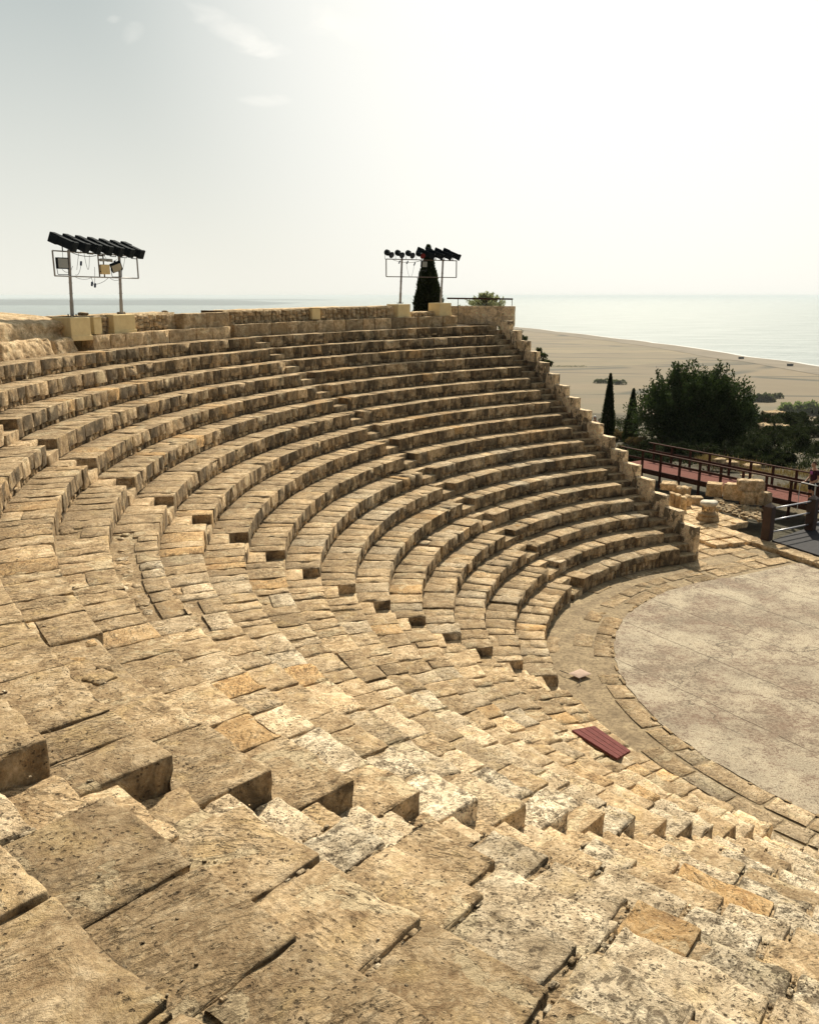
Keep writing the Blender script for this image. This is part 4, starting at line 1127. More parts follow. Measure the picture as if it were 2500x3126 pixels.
# ------------------------------------------------------------------ small things on the orchestra pavement
h1, h2, h3, h4 = (Dz(1203, 1542, .95), Dz(1252, 1533, .60), Dz(1327, 1585, .60), Dz(1298, 1602, .95))
ho = empty('wooden_hatch', (h1+h2+h3+h4)/4, 'reddish wooden slatted hatch lying on the lowest seat row left of the nearest stairway', 'hatch')
for i in range(4):
    f0, f1 = i/4+.012, (i+1)/4-.012
    a, b_, c, d_ = h1.lerp(h2, f0), h1.lerp(h2, f1), h4.lerp(h3, f1), h4.lerp(h3, f0)
    bm = bmesh.new(); vs = [bm.verts.new(p) for p in (a, b_, c, d_)]; f = bm.faces.new(vs)
    r = bmesh.ops.extrude_face_region(bm, geom=[f]); bmesh.ops.translate(bm, verts=[g for g in r['geom'] if isinstance(g, bmesh.types.BMVert)], vec=(0, 0, .045)); bmesh.ops.recalc_face_normals(bm, faces=bm.faces)
    bmobj('plank', bm, simple('hatch_wood', (.17, .052, .046), .8, .1, 14, c2=(.105, .032, .030)) if i == 0 else bpy.data.materials['hatch_wood'], ho)
cu = [Dz(1196, 1418, .07), Dz(1222, 1408, .07), Dz(1245, 1419, .07), Dz(1219, 1428, .07)]
co = empty('seat_cushion', sum(cu, Vector())/4, 'faded pink square cushion with dark ties dropped on the ring pavement', 'cushion')
bm = bmesh.new(); bmesh.ops.create_grid(bm, x_segments=14, y_segments=14, size=.5)
for v in bm.verts:
    u, w_ = v.co.x+.5, v.co.y+.5
    p = cu[0].lerp(cu[1], u).lerp(cu[3].lerp(cu[2], u), w_); v.co = p+Vector((0, 0, .035*math.sin(math.pi*u)**.5*math.sin(math.pi*w_)**.5))
bmobj('cushion_pad', bm, simple('faded_pink', (.52, .38, .30), .9, .1, 15, .2), co, smooth=True)
bm = bmesh.new(); 
polytube(bm, [cu[0], cu[0]+Vector((-.12, .10, .0)), cu[0]+Vector((-.16, .2, -.02))], .010, 6); polytube(bm, [cu[3], cu[3]+Vector((.02, -.12, -.02)), cu[3]+Vector((-.08, -.2, -.03))], .010, 6)
bmobj('tie', bm, simple('dark_tie', (.06, .04, .03)), co)

# ------------------------------------------------------------------ terrain, plain, sea
SEA = -75.
def terr_z(x, y):
    # slope below the theatre, cliff edge about 100 m out, plain at sea level
    r = math.hypot(x-12, y-17); 
    base = -.25-.055*max(0, y-42)-.02*max(0, x-20)
    if r > 100: base -= (r-100)*.55
    return base
bm = bmesh.new()
gx = np.concatenate([np.linspace(-60, 60, 81)[:-1], np.linspace(60, 260, 51)]); gy = np.concatenate([np.linspace(20, 110, 91)[:-1], np.linspace(110, 330, 45)])
XX, YY = np.meshgrid(gx, gy); P = np.stack([XX.ravel(), YY.ravel(), np.zeros(XX.size)], 1)
r = np.hypot(P[:, 0]-12, P[:, 1]-17)
Zt = -.45-.085*np.maximum(0, P[:, 1]-42)-.015*np.maximum(0, P[:, 0]-22)
n_ = fbm(P*.16, 4)
Zt += n_*.5*np.clip((r-24)/12, 0, 1)
edge_ = 86+12*fbm(P*.03+5, 2)
Zt -= np.maximum(0, r-edge_)*.62
# plateau level with the top wall on the left/back side
thp = np.degrees(np.arctan2(P[:, 1]-OY, P[:, 0]-OX)) % 360
back_ = np.clip((thp-117)/4, 0, 1)*np.clip((r-23)/.6, 0, 1)
Zb = 7.25-.10*np.maximum(0, r-24)-np.maximum(0, r-34)*.35+n_*.3
Zt = np.where((thp > 116) & (thp < 300), np.where(r > 22.6, Zt*(1-back_)+Zb*back_, -3.), Zt)
Zt = np.where((r < 22.4) & (thp > 112) & (thp < 300), -3., Zt)
Zt = np.where((P[:, 1] < 26.5) & (P[:, 0] > 8), -.35, Zt)
Zt = np.maximum(Zt, SEA-5)
P[:, 2] = Zt
A_ = Acc(); ny, nx_ = XX.shape; idx = np.arange(XX.size).reshape(ny, nx_)
q = np.stack([idx[:-1, :-1].ravel(), idx[:-1, 1:].ravel(), idx[1:, 1:].ravel(), idx[1:, :-1].ravel()], 1)
A_.add(P, q, (.3, .3, .4, .3))
m, nt, b = newmat('scrub_ground'); N = NB(nt); Pp = N.pos()
n1 = N.noise(Pp, .22, 5, .6); n2 = N.noise(Pp, 2.5, 6, .7)
cc = N.mix(N.maprange(n1, .52, .70), (.065, .055, .032), (.22, .165, .09)); cc = N.mix(N.math('MULTIPLY', N.maprange(n2, .5, .7), .6), cc, (.06, .05, .025))
N.l(cc, b.inputs['Base Color']); N.l(N.bump(n2, .8, .2), b.inputs['Normal'])
A_.build('hillside', m, origin=(0, 0, 0))['kind'] = 'structure'

# coastal plain with fields
coast = [(520, -400), (505, 600), (481, 981), (461, 1166), (440, 1463), (372, 1840), (290, 2252), (150, 2900), (-250, 3900), (-1200, 5200), (-3000, 6200)]
plain = coast[:7]+[(180, 2800), (-100, 3150), (-900, 3300), (-2000, 2600), (-2400, -400)]
m, nt, b = newmat('dry_fields'); N = NB(nt); Pp = N.pos()
rotm = N.n('ShaderNodeMapping'); N.l(Pp, rotm.inputs['Vector']); rotm.inputs['Rotation'].default_value = (0, 0, R_(18)); rotm.inputs['Scale'].default_value = (.0022, .0065, 0)
vo = N.n('ShaderNodeTexVoronoi', feature='F1', distance='CHEBYCHEV'); vo.inputs['Scale'].default_value = 1; N.l(rotm.outputs[0], vo.inputs['Vector'])
sepc = N.n('ShaderNodeSeparateColor'); N.l(vo.outputs['Color'], sepc.inputs[0])
ve = N.n('ShaderNodeTexVoronoi', feature='DISTANCE_TO_EDGE'); ve.inputs['Scale'].default_value = 1; N.l(rotm.outputs[0], ve.inputs['Vector'])
fld = N.ramp(sepc.outputs[0], [(0., (.27, .19, .11)), (.35, (.33, .24, .145)), (.6, (.36, .255, .15)), (.8, (.30, .23, .135)), (1., (.40, .29, .165))])
fld = N.mix(N.math('MULTIPLY', N.maprange(N.noise(Pp, .02, 5, .6), .4, .7), .5), fld, (.24, .17, .10))
fur = N.noise(N.pos((.02, .5, 1), R_(18)), 1., 3, .6)
fld = N.mix(N.math('MULTIPLY', N.maprange(fur, .5, .7), .3), fld, (.22, .15, .085))
fld = N.mix(N.math('MULTIPLY', N.maprange(ve.outputs['Distance'], .028, .010), N.maprange(N.noise(Pp, .006, 3), .42, .52)), fld, (.10, .085, .05))
grn = N.math('MULTIPLY', N.maprange(sepc.outputs[1], .86, .88), .55)
fld = N.mix(grn, fld, (.15, .16, .06))
fld = N.mix(N.math('MULTIPLY', N.maprange(N.noise(N.pos((.004, .018, 1), R_(12)), 1., 6, .65), .50, .66), .55), fld, (.19, .165, .10))
fld = N.mix(1., fld, (.55, .585, .58), 'MULTIPLY')
N.l(fld, b.inputs['Base Color']); M_FIELD = m
sheet('coastal_plain', plain, SEA+1.2, M_FIELD)
# beach strip
bm = bmesh.new()
def offs(pts, d0, d1):
    out = []
    for i in range(len(pts)):
        a = Vector(pts[max(0, i-1)]); b_ = Vector(pts[min(len(pts)-1, i+1)]); t = (b_-a).normalized(); n = Vector((t.y, -t.x)); out.append((Vector(pts[i])+n*d0, Vector(pts[i])+n*d1))
    return out
fine_ = []
coast = coast[:7]+[(180, 2800), (-100, 3150), (-900, 3300)]
for i in range(len(coast)-1):
    for j in range(8):
        f = j/8; p = Vector(coast[i]).lerp(Vector(coast[i+1]), f); w = vnoise(np.array([[p.x*.012, p.y*.012, 0.]]))[0]*8; fine_.append((p.x+w, p.y))
fine_.append(coast[-1])
def strip(name, d0, d1, z, mat):
    bm = bmesh.new(); pr = [(bm.verts.new((*a, z)), bm.verts.new((*b_, z))) for a, b_ in offs(fine_, d0, d1)]
    for (a, b_), (c, d_) in zip(pr[:-1], pr[1:]): bm.faces.new((a, b_, d_, c))
    bmesh.ops.recalc_face_normals(bm, faces=bm.faces)
    if bm.faces[0].normal.z < 0: bmesh.ops.reverse_faces(bm, faces=bm.faces)
    o = bmobj(name, bm, mat); o['kind'] = 'structure'; return o
strip('beach', -45, 12, SEA+1.5, simple('grey_beach', (.26, .22, .17), .95, .1, .02, .25))
strip('surf', 10, 22, SEA+1.0, simple('surf_foam', (.50, .51, .49), .6, .2, .08, .25))

m, nt, b = newmat('sea_water'); N = NB(nt); Pp = N.pos()
b.inputs['Roughness'].default_value = .6; b.inputs['Specular IOR Level'].default_value = .10
sg = N.noise(N.pos((.006, .03, 1)), 1., 6, .7)
N.l(N.mix(N.maprange(sg, .35, .65), (.19, .235, .25), (.33, .375, .385)), b.inputs['Base Color'])
w1 = N.noise(N.pos((.05, .10, 1)), 1., 6, .65); w2 = N.noise(N.pos((.012, .03, 1)), 1., 4, .6)
N.l(N.bump(N.math('ADD', w1, w2), .9, 4.5), b.inputs['Normal'])
bm = bmesh.new(); vs = [bm.verts.new(v) for v in ((-70000, -3000, SEA), (70000, -3000, SEA), (70000, 75000, SEA), (-70000, 75000, SEA))]; bm.faces.new(vs)
so = bmobj('sea', bm, m); so['kind'] = 'structure'

# low far hills beyond the bay on the left
def hills(name, y, x0, x1, h, seed, mat, depth=2500):
    n = 160; xs = np.linspace(x0, x1, n+1); V = []
    e = np.clip(np.minimum((xs-x0), (x1-xs))/(abs(x1-x0)*.18), 0, 1)
    hh = h*(.55+.45*fbm(np.stack([xs*.0009, xs*0+seed, xs*0], 1), 5))*e
    for dy, f in ((0, 0), (depth*.3, .6), (depth*.6, 1.), (depth, .9), (depth*1.2, 0)): V.append(np.stack([xs, np.full(n+1, y+dy), SEA+.5+hh*f], 1))
    A_ = Acc(); P = np.array(V).reshape(-1, 3); idx = np.arange(5*(n+1)).reshape(5, n+1)
    q = np.stack([idx[:-1, :-1].ravel(), idx[:-1, 1:].ravel(), idx[1:, 1:].ravel(), idx[1:, :-1].ravel()], 1); A_.add(P, q, (.3, .3, .4, .3))
    A_.build(name, mat, origin=(0, 0, 0))['kind'] = 'structure'
M_HILL = simple('far_land', (.17, .20, .22), .95, .1, .0012, .25)
hills('far_hills', 7600, -6000, -1300, 62, 2., M_HILL, 2600)
hills('far_headland', 15000, -11000, -1500, 60, 7., M_HILL, 3000)

# ------------------------------------------------------------------ vegetation
def leaf_mat(name, c0, c1, trans=.35):
    m, nt, b = newmat(name); N = NB(nt)
    at = N.n('ShaderNodeAttribute', attribute_name='tint'); s = N.n('ShaderNodeSeparateColor'); N.l(at.outputs['Color'], s.inputs[0])
    c = N.mix(s.outputs[0], c0, c1)
    N.l(c, b.inputs['Base Color']); b.inputs['Roughness'].default_value = .8; b.inputs['Specular IOR Level'].default_value = .08
    tr = N.n('ShaderNodeBsdfTranslucent'); N.l(N.mix(1., c, (1.5, 1.6, .9), 'MULTIPLY'), tr.inputs['Color'])
    mx = N.n('ShaderNodeMixShader'); mx.inputs[0].default_value = trans; N.l(b.outputs[0], mx.inputs[1]); N.l(tr.outputs[0], mx.inputs[2])
    N.l(mx.outputs[0], nt.nodes['Material Output'].inputs['Surface'])
    return m
M_LEAF = leaf_mat('dark_leaves', (.016, .028, .013), (.075, .105, .048), .16); M_CYP = leaf_mat('cypress_leaves', (.012, .019, .010), (.045, .058, .026))
M_SHRUB = leaf_mat('shrub_leaves', (.018, .026, .015), (.060, .072, .040), .14); M_PALE = leaf_mat('glare_paled_leaves', (.30, .32, .22), (.60, .60, .45), .12)  # conifer leaf colour is lifted to stand in for lens glare
M_DRY = leaf_mat('dry_grass', (.19, .14, .07), (.42, .32, .18), .08); M_BR = leaf_mat('brown_twigs', (.07, .05, .035), (.17, .12, .08))
def leaves(acc, C, Nn, L, W, jit=.5, bright=None, fold=True):
    """leaf-sized faces at C pointing along Nn"""
    n = len(C); d = Nn+RNG.normal(0, jit, (n, 3)); d /= np.linalg.norm(d, axis=1, keepdims=True)+1e-9
    s = np.cross(d, RNG.normal(0, 1, (n, 3))); s /= np.linalg.norm(s, axis=1, keepdims=True)+1e-9
    l = L*RNG.uniform(.6, 1.3, (n, 1)); w = W*RNG.uniform(.7, 1.3, (n, 1))
    V = np.stack([C, C+d*l*.5+s*w*.5, C+d*l, C+d*l*.5-s*w*.5], 1).reshape(-1, 3)
    q = np.arange(4*n).reshape(n, 4)
    br = RNG.uniform(0, 1, n) if bright is None else np.clip(bright+RNG.normal(0, .2, n), 0, 1)
    c = np.repeat(np.stack([br, br, br, br], 1), 4, axis=0); acc.add(V, q, c)
def trunk(name, a, b_, r0, r1, parent, limbs=()):
    bm = bmesh.new(); tube(bm, a, b_, r0, r1, 10)
    for p, q_, r in limbs: tube(bm, p, q_, r, r*.35, 6)
    return bmobj(name, bm, M_BARK, parent)
def bushy(name, base, rx, ry, rz, nl, ll, lw, mat, label, cat, group=None, lobes=30, spike=0., trunk_h=.3, flat=.0, seed=0, shoots=0):
    r = np.random.default_rng(seed+11)
    root = empty(name, base, label, cat, group)
    c0 = np.array(base)+np.array([0, 0, trunk_h+rz*(.40 if flat else .95)])
    # lobe centres through the volume
    u = r.normal(0, 1, (lobes, 3)); u /= np.linalg.norm(u, axis=1, keepdims=True); u[:, 2] = np.abs(u[:, 2])*1.1-.25 if flat else u[:, 2]
    rad = r.uniform(.45, .92, (lobes, 1)); lc = c0+u*rad*np.array([rx, ry, rz])
    A_ = Acc(); per = nl//lobes
    lr = min(rx, rz)*r.uniform(.22, .42, lobes)
    for i in range(lobes):
        v = r.normal(0, 1, (per, 3)); v /= np.linalg.norm(v, axis=1, keepdims=True)
        rr = r.uniform(.35, 1.05, (per, 1))**.6
        C = lc[i]+v*rr*lr[i]*np.array([1.15, 1.15, .85])
        b_ = r.uniform(.15, .75)
        leaves(A_, C, v*.6+np.array([0, 0, .5]), ll, lw, .45, np.full(per, b_))
    # upward shoots that break the outline
    limbs = []
    for _ in range(shoots):
        a = r.uniform(0, 2*math.pi); e = r.uniform(.1, 1.25); dd = np.array([math.cos(a)*math.cos(e), math.sin(a)*math.cos(e), math.sin(e)])
        st = c0+dd*np.array([rx, ry, rz])*.86; up = dd*.5+np.array([0, 0, .8]); up /= np.linalg.norm(up); ln = r.uniform(.4, 1.05)*spike
        k = 60; t = r.uniform(0, 1, (k, 1)); C = st+up*t*ln+r.normal(0, .07*spike/1., (k, 3))
        leaves(A_, C, np.tile(up, (k, 1))+r.normal(0, .7, (k, 3)), ll*1.1, lw*1.1, .3, np.full(k, r.uniform(.3, .8)))
        limbs.append((Vector(c0+dd*.3), Vector(st+up*ln*.8), .03))
    A_.build('crown', mat, root, smooth=False)
    for i in range(0, lobes, max(1, lobes//10)): limbs.append((Vector(base)+Vector((0, 0, trunk_h)), Vector(lc[i]), max(.02, rx*.02)))
    trunk('trunk', Vector(base), Vector(base)+Vector((0, 0, trunk_h+rz)), max(.03, rx*.06), max(.02, rx*.03), root, limbs)
    return root
bushy('broadleaf_tree', (19.4, 56, -3.4), 3.7, 3.4, 3.15, 52000, .20, .10, M_LEAF, 'large dark green broadleaf tree with upright shoots behind the walkway', 'tree', None, 100, 1.35, .8, 0, 3, 85)
def cypress(base, h, rmax, label, n=9000, seed=0, ll=.16, mat=None, topf=1.0, blunt=.9):
    r = np.random.default_rng(seed); root = empty('cypress_tree', base, label, 'tree', None)
    t = r.uniform(0, 1, n)**.9; prof = rmax*np.minimum(1, (1-t)**blunt*1.55)*np.clip(t*6+.35, 0, 1)
    a = r.uniform(0, 2*math.pi, n); z = t*h
    lump = 1+.40*fbm(np.stack([np.cos(a)*1.9, np.sin(a)*1.9, z*2.0], 1)+seed, 3)*np.clip(1.25-t, 0, 1)
    rr = prof*lump*r.uniform(.55, 1., n)
    C = np.stack([base[0]+rr*np.cos(a), base[1]+rr*np.sin(a), base[2]+.15+z], 1)
    D = np.stack([np.cos(a)*.35, np.sin(a)*.35, np.ones(n)], 1)
    A_ = Acc(); leaves(A_, C, D, ll, ll*.35, .22, .35+.3*lump-.3)
    A_.build('crown', mat or M_CYP, root, smooth=False)
    trunk('trunk', Vector(base), Vector((base[0], base[1], base[2]+h*.85)), rmax*.35, .02, root)
cypress((12.55, 52, -1.0), 4.55, .42, 'tall slim dark cypress just right of the stepped wall', 9000, 1, .15)
cypress((16.2, 60, -2.6), 4.35, .52, 'shorter slim cypress between the tall cypress and the broadleaf tree', 9000, 2, .15)
b0 = Dy(901, 650, 41)
cypress((b0.x, 41, 6.6), Dy(901, 528, 41).z-6.6, .68, 'broad dark cypress standing behind the right floodlight rack', 20000, 3, .17, blunt=.95)
# conifer shrub beyond the parapet, its leaf colour paled as if by glare
def conifer(base, h, rmax, label, seed, mat, n=40):
    r = np.random.default_rng(seed); root = empty('conifer_shrub', base, label, 'shrub', None); A_ = Acc(); limbs = []
    for i in range(n):
        t = r.uniform(0, .95); a = r.uniform(0, 2*math.pi); L_ = rmax*(1-t*.85)*r.uniform(.6, 1.1)
        st = np.array(base)+np.array([0, 0, t*h*.75+.1]); d = np.array([math.cos(a), math.sin(a), r.uniform(.45, 1.0)]); d /= np.linalg.norm(d)
        k = 90; tt = r.uniform(.1, 1, (k, 1)); C = st+d*tt*L_*1.2+r.normal(0, .05, (k, 3))*(1.2-tt)
        leaves(A_, C, np.tile(d, (k, 1)), .15, .05, .5)
        limbs.append((Vector(st), Vector(st+d*L_*1.1), .015))
    A_.build('crown', mat, root, smooth=False); trunk('trunk', Vector(base), Vector(base)+Vector((0, 0, h*.7)), .08, .02, root, limbs)
cs = Dy(1022, 660, 44)
conifer((Dy(1022, 640, 44).x, 44, 6.9), 2.0, 1.45, 'feathery pale conifer shrub behind the parapet at the top right of the seats', 5, M_PALE, 70)
conifer((Dy(1062, 668, 42.5).x, 42.5, 6.6), 1.1, .45, 'small pale conifer shrub right beside the parapet end', 6, M_PALE, 22)
# little dark shrubs showing over the stepped wall
for i, (px, py, Y, s_) in enumerate(((1090, 702, 41, .34), (1100, 712, 40.5, .26), (1132, 742, 39, .22), (1143, 752, 38.6, .26), (1156, 768, 38, .18))):
    p = Dy(px, py, Y); bushy('shrub', (p.x, Y, p.z-s_*2.2), s_, s_, s_, 700, .07, .03, M_CYP, ['dark shrub tuft showing over the top end of the stepped wall', 'second dark tuft just below the topmost tuft over the stepped wall', 'small dark tuft on the middle upper part of the stepped wall', 'dark tuft lower down beside a stained block of the stepped wall', 'thin pale tuft beside the sixth block down of the stepped wall'][i], 'shrub', 'shrub tufts beyond the stepped wall', 8, 0, .3, 0, 20+i)
# scrub on the slope: each shrub on its own
def ground_z(x, y):
    i = min(len(gy)-2, max(0, int(np.searchsorted(gy, y)-1))); j = min(len(gx)-2, max(0, int(np.searchsorted(gx, x)-1)))
    return float(Zt.reshape(ny, nx_)[i, j])
rs = random.Random(5); cnt = 0
spots = []
for (px, py, Y, s_, kind) in ((1610, 900, 74, 2.2, 0), (1650, 905, 78, 2.0, 0), (1590, 885, 80, 1.6, 0), (1700, 890, 82, 1.9, 0), (1722, 925, 70, 1.8, 0), (1660, 945, 62, 1.7, 0), (1610, 945, 60, 1.6, 0), (1700, 960, 56, 1.5, 0), (1575, 930, 58, 1.7, 0), (1560, 960, 50, 1.4, 0), (1620, 975, 50, 1.2, 0), (1664, 880, 84, 1.5, 1), (1735, 975, 52, 1.4, 0), (1680, 925, 66, 1.6, 0), (1635, 920, 68, 1.5, 0),
        (1300, 905, 62, 1.3, 2), (1245, 880, 60, 1.2, 2), (1340, 930, 54, 1.2, 2), (1395, 925, 52, 1.5, 0), (1430, 950, 49, 1.4, 0), (1480, 960, 48, 1.4, 0), (1525, 955, 48, 1.4, 0), (1380, 955, 46.5, 1.1, 0), (1350, 955, 46, 1.0, 0), (1315, 945, 47, 1.0, 0), (1262, 905, 52, .9, 0), (1580, 985, 46, 1.1, 0), (1650, 1000, 46, 1.0, 0), (1545, 905, 56, 1.3, 0), (1600, 862, 88, 1.5, 0)):
    spots.append((px, py, Y, s_, kind))
words = ['dark shrub', 'pointed dark conifer', 'brownish shrub']
for i, (px, py, Y, s_, kind) in enumerate(spots):
    p = Dy(px, py, Y); gz = ground_z(p.x, Y)-.15; s_ = s_*.74
    zone_ = lambda q_: (q_[0] > 1570, q_[0] > 1350, q_[1] < 905, q_[1] < 945)
    rank = 1+sorted([q_[0] for q_ in spots if zone_(q_) == zone_((px, py))]).index(px)
    where = '%s, %s from left in the %s' % ('right of the big tree' if px > 1570 else 'below the big tree' if px > 1350 else 'beside the cypresses', ORD[rank], 'upper scrub' if py < 905 else 'middle scrub' if py < 945 else 'lower scrub')
    bushy('scrub_bush', (p.x, Y, gz), s_*1.5, s_*1.1, s_*.75, int(2600*s_+1300), .15, .07, M_BR if kind == 2 else M_SHRUB, '%s %s' % (words[kind], where), 'shrub', 'scrub bushes on the slope', 16, .4, .02, 1, 40+i, 6 if kind == 1 else 2)
# rocks on the slope
for i, (px, py, Y, s_) in enumerate(((1588, 985, 44, .5), (1545, 978, 43, .45), (1520, 970, 42, .35), (1640, 875, 82, 1.2), (1600, 1000, 42.5, .4), (1500, 975, 43.5, .4), (1570, 1005, 41.5, .35), (1636, 905, 72, 1.3))):
    p = Dy(px, py, Y); A_ = Acc()
    stone(A_, s_*1.8, s_*1.2, s_*.7, boxxf((p.x, Y, p.z+s_*.3), rs.uniform(-.6, .6)), (.3, .3, .7), .08, .12*s_, .06*s_, .08, back=True)
    tag(A_.build('rock', M_STONE), 'pale flat rock %s' % ['just behind the walkway railing, right part', 'behind the railing left of the dry grass', 'small, low behind the railing under the big tree', 'large, among the dark scrub at upper right', 'beside the right dry grass tuft behind the railing', 'near the left dry grass tuft behind the railing', 'closest behind the far railing', 'half hidden in the right scrub, above the man'][i], 'rock', 'pale rocks behind the walkway')
# dry grass
def grass_patch(px, py, Y, w, n, seed, lab, h=.32):
    p = Dy(px, py, Y); r = np.random.default_rng(seed); A_ = Acc()
    C = np.stack([p.x+r.normal(0, w, n), Y+r.normal(0, w*.6, n), np.full(n, p.z-.15)+r.uniform(-.1, .1, n)], 1)
    leaves(A_, C, np.tile(np.array([0, 0, 1.]), (n, 1)), h, .03, .35)
    o = A_.build('dry_grass', M_DRY, smooth=False); o['kind'] = 'stuff'
grass_patch(1540, 975, 45, .7, 1800, 1, '')
grass_patch(1500, 965, 44, .4, 900, 2, ''); grass_patch(1690, 1000, 42, 1.0, 1500, 3, ''); grass_patch(1600, 995, 43, .8, 900, 4, '')
grass_patch(1700, 1030, 36, .7, 1300, 6, '')

A_ = Acc(); r_ = np.random.default_rng(77)
for _ in range(330):
    t_ = r_.uniform(0, 1); y_ = 43+44*t_; x_ = r_.uniform(8+4*t_, 22+20*t_); s_ = r_.uniform(.35, 1.0)
    gz_ = ground_z(x_, y_)
    k = int(150*s_); v_ = r_.normal(0, 1, (k, 3)); v_ /= np.linalg.norm(v_, axis=1, keepdims=True); v_[:, 2] = np.abs(v_[:, 2])
    leaves(A_, np.array([x_, y_, gz_])+v_*np.array([s_*1.3, s_, s_*.55])*r_.uniform(.5, 1, (k, 1)), v_+np.array([0, 0, .5]), .16, .08, .5, np.full(k, r_.uniform(.1, .9)))
o = A_.build('undergrowth', M_SHRUB, origin=(18, 60, -2), smooth=False); o['kind'] = 'stuff'
# far bushes and hedges on the plain
def far_bush(px, py, w, h, label, seed, mat=M_SHRUB, n=900, cat='bushes', deep=None):
    p = Dz(px, py, SEA+1.2)
    ww = w*KD/FPX*p.y; hh = h*KD/FPX*p.y
    r = np.random.default_rng(seed); A_ = Acc(); k = max(3, int(w/6)); dd = deep or ww*.3
    for j in range(k):
        cx = p.x-ww/2+ww*(j+.5)/k; rr = hh*r.uniform(.5, 1.)
        v = r.normal(0, 1, (n//k, 3)); v /= np.linalg.norm(v, axis=1, keepdims=True); v[:, 2] = np.abs(v[:, 2])
        C = np.array([cx, p.y, SEA+1.])+v*np.array([ww/k*.95, dd*.5, rr])
        leaves(A_, C, v, hh*.35, hh*.25, .6)
    root = A_.build('field_bushes', mat, smooth=False); tag(root, label, cat, 'bushes and hedges on the coastal plain')
M_FARB = leaf_mat('far_bush_leaves', (.045, .055, .04), (.12, .13, .085)); M_REED = leaf_mat('reeds', (.09, .12, .06), (.22, .26, .14))
far_bush(1277, 806, 46, 9, 'isolated bush clump in the middle of the fields left of the big tree', 1, M_FARB)
far_bush(1303, 809, 22, 10, 'rounded darker bush at the right end of the isolated clump', 2, M_FARB, 400)
far_bush(1255, 885, 60, 8, 'long dark hedge line in the fields behind the two cypresses', 3, M_FARB)
far_bush(1160, 820, 34, 4, 'low dark hedge in the fields right above the stepped wall', 4, M_FARB, 500)
far_bush(1600, 845, 50, 16, 'large rounded bush on the plain right of the big tree', 5, M_FARB, 1400)
far_bush(1634, 838, 22, 10, 'small separate bush on the plain at the right end of the large one', 6, M_FARB, 500)
far_bush(1690, 872, 90, 24, 'wide green reed bed at the right edge of the plain', 7, M_REED, 2500)
far_bush(1590, 885, 70, 14, 'grey green bush belt on the plain below the large rounded bush', 8, M_FARB, 1500)
far_bush(1115, 756, 34, 2, 'thin dark hedge in the far fields near the upper stepped wall', 9, M_FARB, 400)
far_bush(1196, 772, 70, 3.5, 'long thin hedge across the far fields', 10, M_FARB, 700)
far_bush(1400, 885, 60, 8, 'dark hedge in the fields immediately left of the big tree', 11, M_FARB, 700)
far_bush(1215, 884, 30, 10, 'green bush at the foot of the tall cypress', 12, M_FARB, 600)
for px, py, lab in ((1560, 755, 'tiny dark hut on the beach'), (1663, 770, 'tiny dark boat shape on the beach at the right')):
    p = Dz(px, py, SEA+1.5); bm = bmesh.new(); bevbox(bm, p.x, p.y, SEA+2.6, 6, 4, 2.2, None, .2); bevbox(bm, p.x, p.y, SEA+3.9, 7, 5, .4, None, .1)
    tag(bmobj('beach_hut', bm, M_BLACK, None, (p.x, p.y, SEA+1.5)), lab, 'hut')

# ------------------------------------------------------------------ air
if True:
    bm = bmesh.new(); bmesh.ops.create_cube(bm, size=1)
    for v in bm.verts: v.co = Vector((v.co.x*110000, 34000+v.co.y*90000, -84+(v.co.z+.5)*104))
    m = bpy.data.materials.new('haze_air'); m.use_nodes = True; nt = m.node_tree; nt.nodes.clear()
    out = nt.nodes.new('ShaderNodeOutputMaterial'); pv_ = nt.nodes.new('ShaderNodeVolumePrincipled')
    pv_.inputs['Color'].default_value = (.88, .94, .98, 1); pv_.inputs['Density'].default_value = 6.5e-5; pv_.inputs['Anisotropy'].default_value = 0.
    nt.links.new(pv_.outputs[0], out.inputs['Volume'])
    o = bmobj('haze', bm, m); o['kind'] = 'stuff'

# ------------------------------------------------------------------ sky, sun, camera
w = bpy.data.worlds.new('World'); sc.world = w; w.use_nodes = True; nt = w.node_tree; N = NB(nt); nt.nodes.clear()
out = N.n('ShaderNodeOutputWorld'); bg = N.n('ShaderNodeBackground'); N.l(bg.outputs[0], out.inputs[0])
sky = N.n('ShaderNodeTexSky', sky_type='NISHITA'); sky.sun_disc = False; sky.sun_elevation = R_(SUN_EL); sky.sun_rotation = R_(SUN_AZ)
sky.air_density = 1.0; sky.dust_density = 3.0; sky.ozone_density = 1.0
tc = N.n('ShaderNodeTexCoord')
sd = Vector((math.sin(R_(16))*math.cos(R_(22)), math.cos(R_(16))*math.cos(R_(22)), math.sin(R_(22))))
dt = N.n('ShaderNodeVectorMath', operation='DOT_PRODUCT'); N.l(tc.outputs['Generated'], dt.inputs[0]); dt.inputs[1].default_value = sd
sz = N.n('ShaderNodeSeparateXYZ'); N.l(tc.outputs['Generated'], sz.inputs[0])
glow = N.maprange(dt.outputs['Value'], .82, .985); glow.node.interpolation_type = 'SMOOTHSTEP'
low = N.maprange(sz.outputs[2], .30, .0)
veil = N.mix(low, (4.5, 4.95, 4.8), (8.3, 8.2, 7.4))
veil = N.mix(glow, veil, (9.4, 9.3, 8.7))
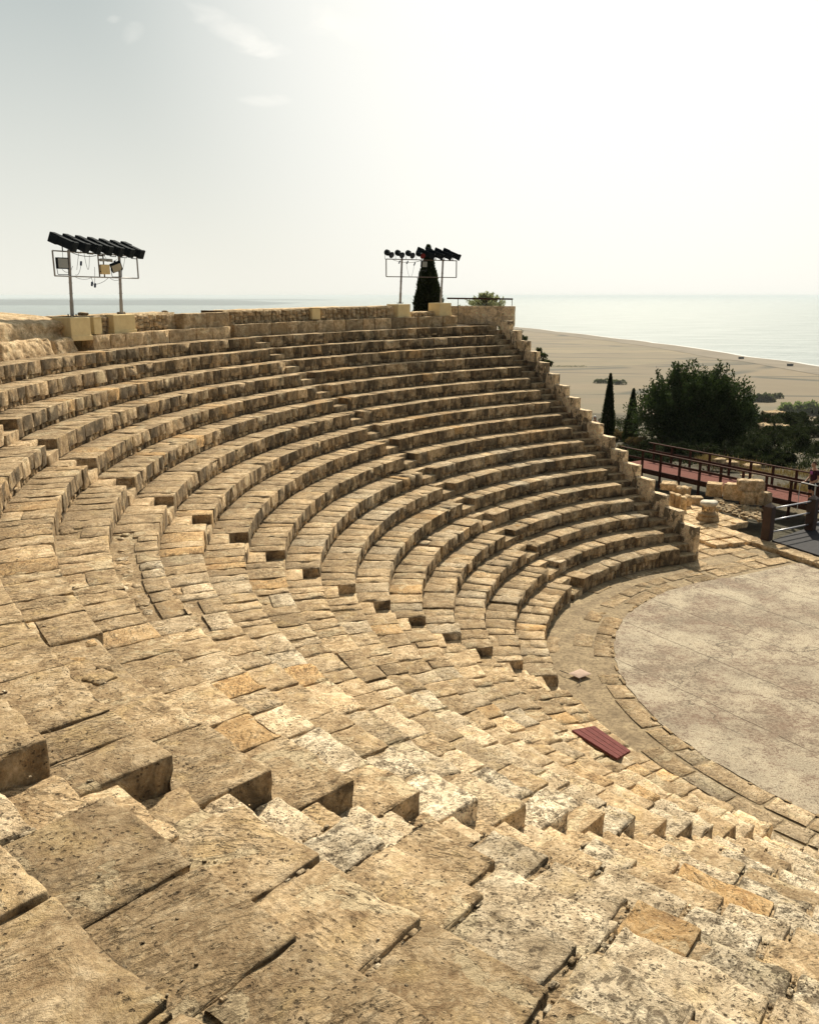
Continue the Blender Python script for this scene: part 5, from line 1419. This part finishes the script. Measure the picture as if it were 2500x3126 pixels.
# a few thin cloud puffs, by compass direction and height
sp3 = N.n('ShaderNodeSeparateXYZ'); N.l(tc.outputs['Generated'], sp3.inputs[0])
azi = N.math('ARCTAN2', sp3.outputs[0], sp3.outputs[1]); ele = N.math('ARCSINE', sp3.outputs[2])
cm_ = N.n('ShaderNodeMapping'); N.l(tc.outputs['Generated'], cm_.inputs['Vector']); cm_.inputs['Scale'].default_value = (1, 1, 2.2)
cnz = N.noise(cm_.outputs[0], 16, 7, .6, .8)
def dirang(x, y):
    d = Vector(ray(x*KD, y*KD)).normalized(); return math.atan2(d.x, d.y), math.asin(d.z)
for (x, y, ra_, rb_, tl, am) in ((505, 72, .052, .012, -.38, .75), (545, 98, .020, .008, -.3, .7), (700, 40, .034, .012, -.25, .8), (790, 68, .075, .012, -.08, 1.), (572, 210, .028, .006, .0, .7), (282, 70, .014, .009, .5, .4), (240, 38, .008, .004, .2, .35), (1590, 45, .11, .016, -.10, .5)):
    a0_, e0_ = dirang(x, y); ct, st_ = math.cos(tl), math.sin(tl)
    u_ = N.math('SUBTRACT', azi, a0_); v_ = N.math('SUBTRACT', ele, e0_)
    p_ = N.math('ADD', N.math('MULTIPLY', u_, ct/ra_), N.math('MULTIPLY', v_, st_/ra_)); q_ = N.math('ADD', N.math('MULTIPLY', u_, -st_/rb_), N.math('MULTIPLY', v_, ct/rb_))
    d2 = N.math('ADD', N.math('MULTIPLY', p_, p_), N.math('MULTIPLY', q_, q_))
    mk = N.math('SUBTRACT', N.math('ADD', 1.25, N.math('MULTIPLY', N.math('SUBTRACT', cnz, .5), 5.)), d2)
    veil = N.mix(N.math('MULTIPLY', N.maprange(mk, 0., 2.6), am), veil, (9.3, 9.1, 8.4))
back = N.maprange(dt.outputs['Value'], -.55, .72); back.node.interpolation_type = 'SMOOTHSTEP'
veil = N.mix(back, (.85, 1.0, 1.15), veil)
N.l(N.mix(.95, sky.outputs[0], veil), bg.inputs['Color']); bg.inputs['Strength'].default_value = .085

sl = bpy.data.lights.new('sun', 'SUN'); sl.energy = 5.0; sl.angle = R_(2.0); sl.color = (1., .91, .735)
so = bpy.data.objects.new('sun', sl); col.objects.link(so)
dv_ = Vector((math.sin(R_(SUN_AZ))*math.cos(R_(SUN_EL)), math.cos(R_(SUN_AZ))*math.cos(R_(SUN_EL)), math.sin(R_(SUN_EL))))
so.rotation_euler = dv_.to_track_quat('Z', 'Y').to_euler(); so.location = (0, 0, 60)

cam = bpy.data.cameras.new('camera'); co_ = bpy.data.objects.new('camera', cam); col.objects.link(co_); sc.camera = co_
co_.location = (0, 0, CZ); co_.rotation_euler = (math.pi/2-PITCH, 0, 0)
cam.sensor_fit = 'HORIZONTAL'; cam.sensor_width = 36; cam.lens = 36*FPX/2500
cam.shift_x = -(PPX-1250)/2500*1.0; cam.shift_y = (PPY-1563)/2500
cam.clip_start = .05; cam.clip_end = 200000
sc.render.resolution_x = 818; sc.render.resolution_y = 1024
sc.view_settings.view_transform = 'Standard'; sc.view_settings.look = 'None'; sc.view_settings.exposure = 0.42; sc.view_settings.gamma = 1
sc.cycles.volume_bounces = 1
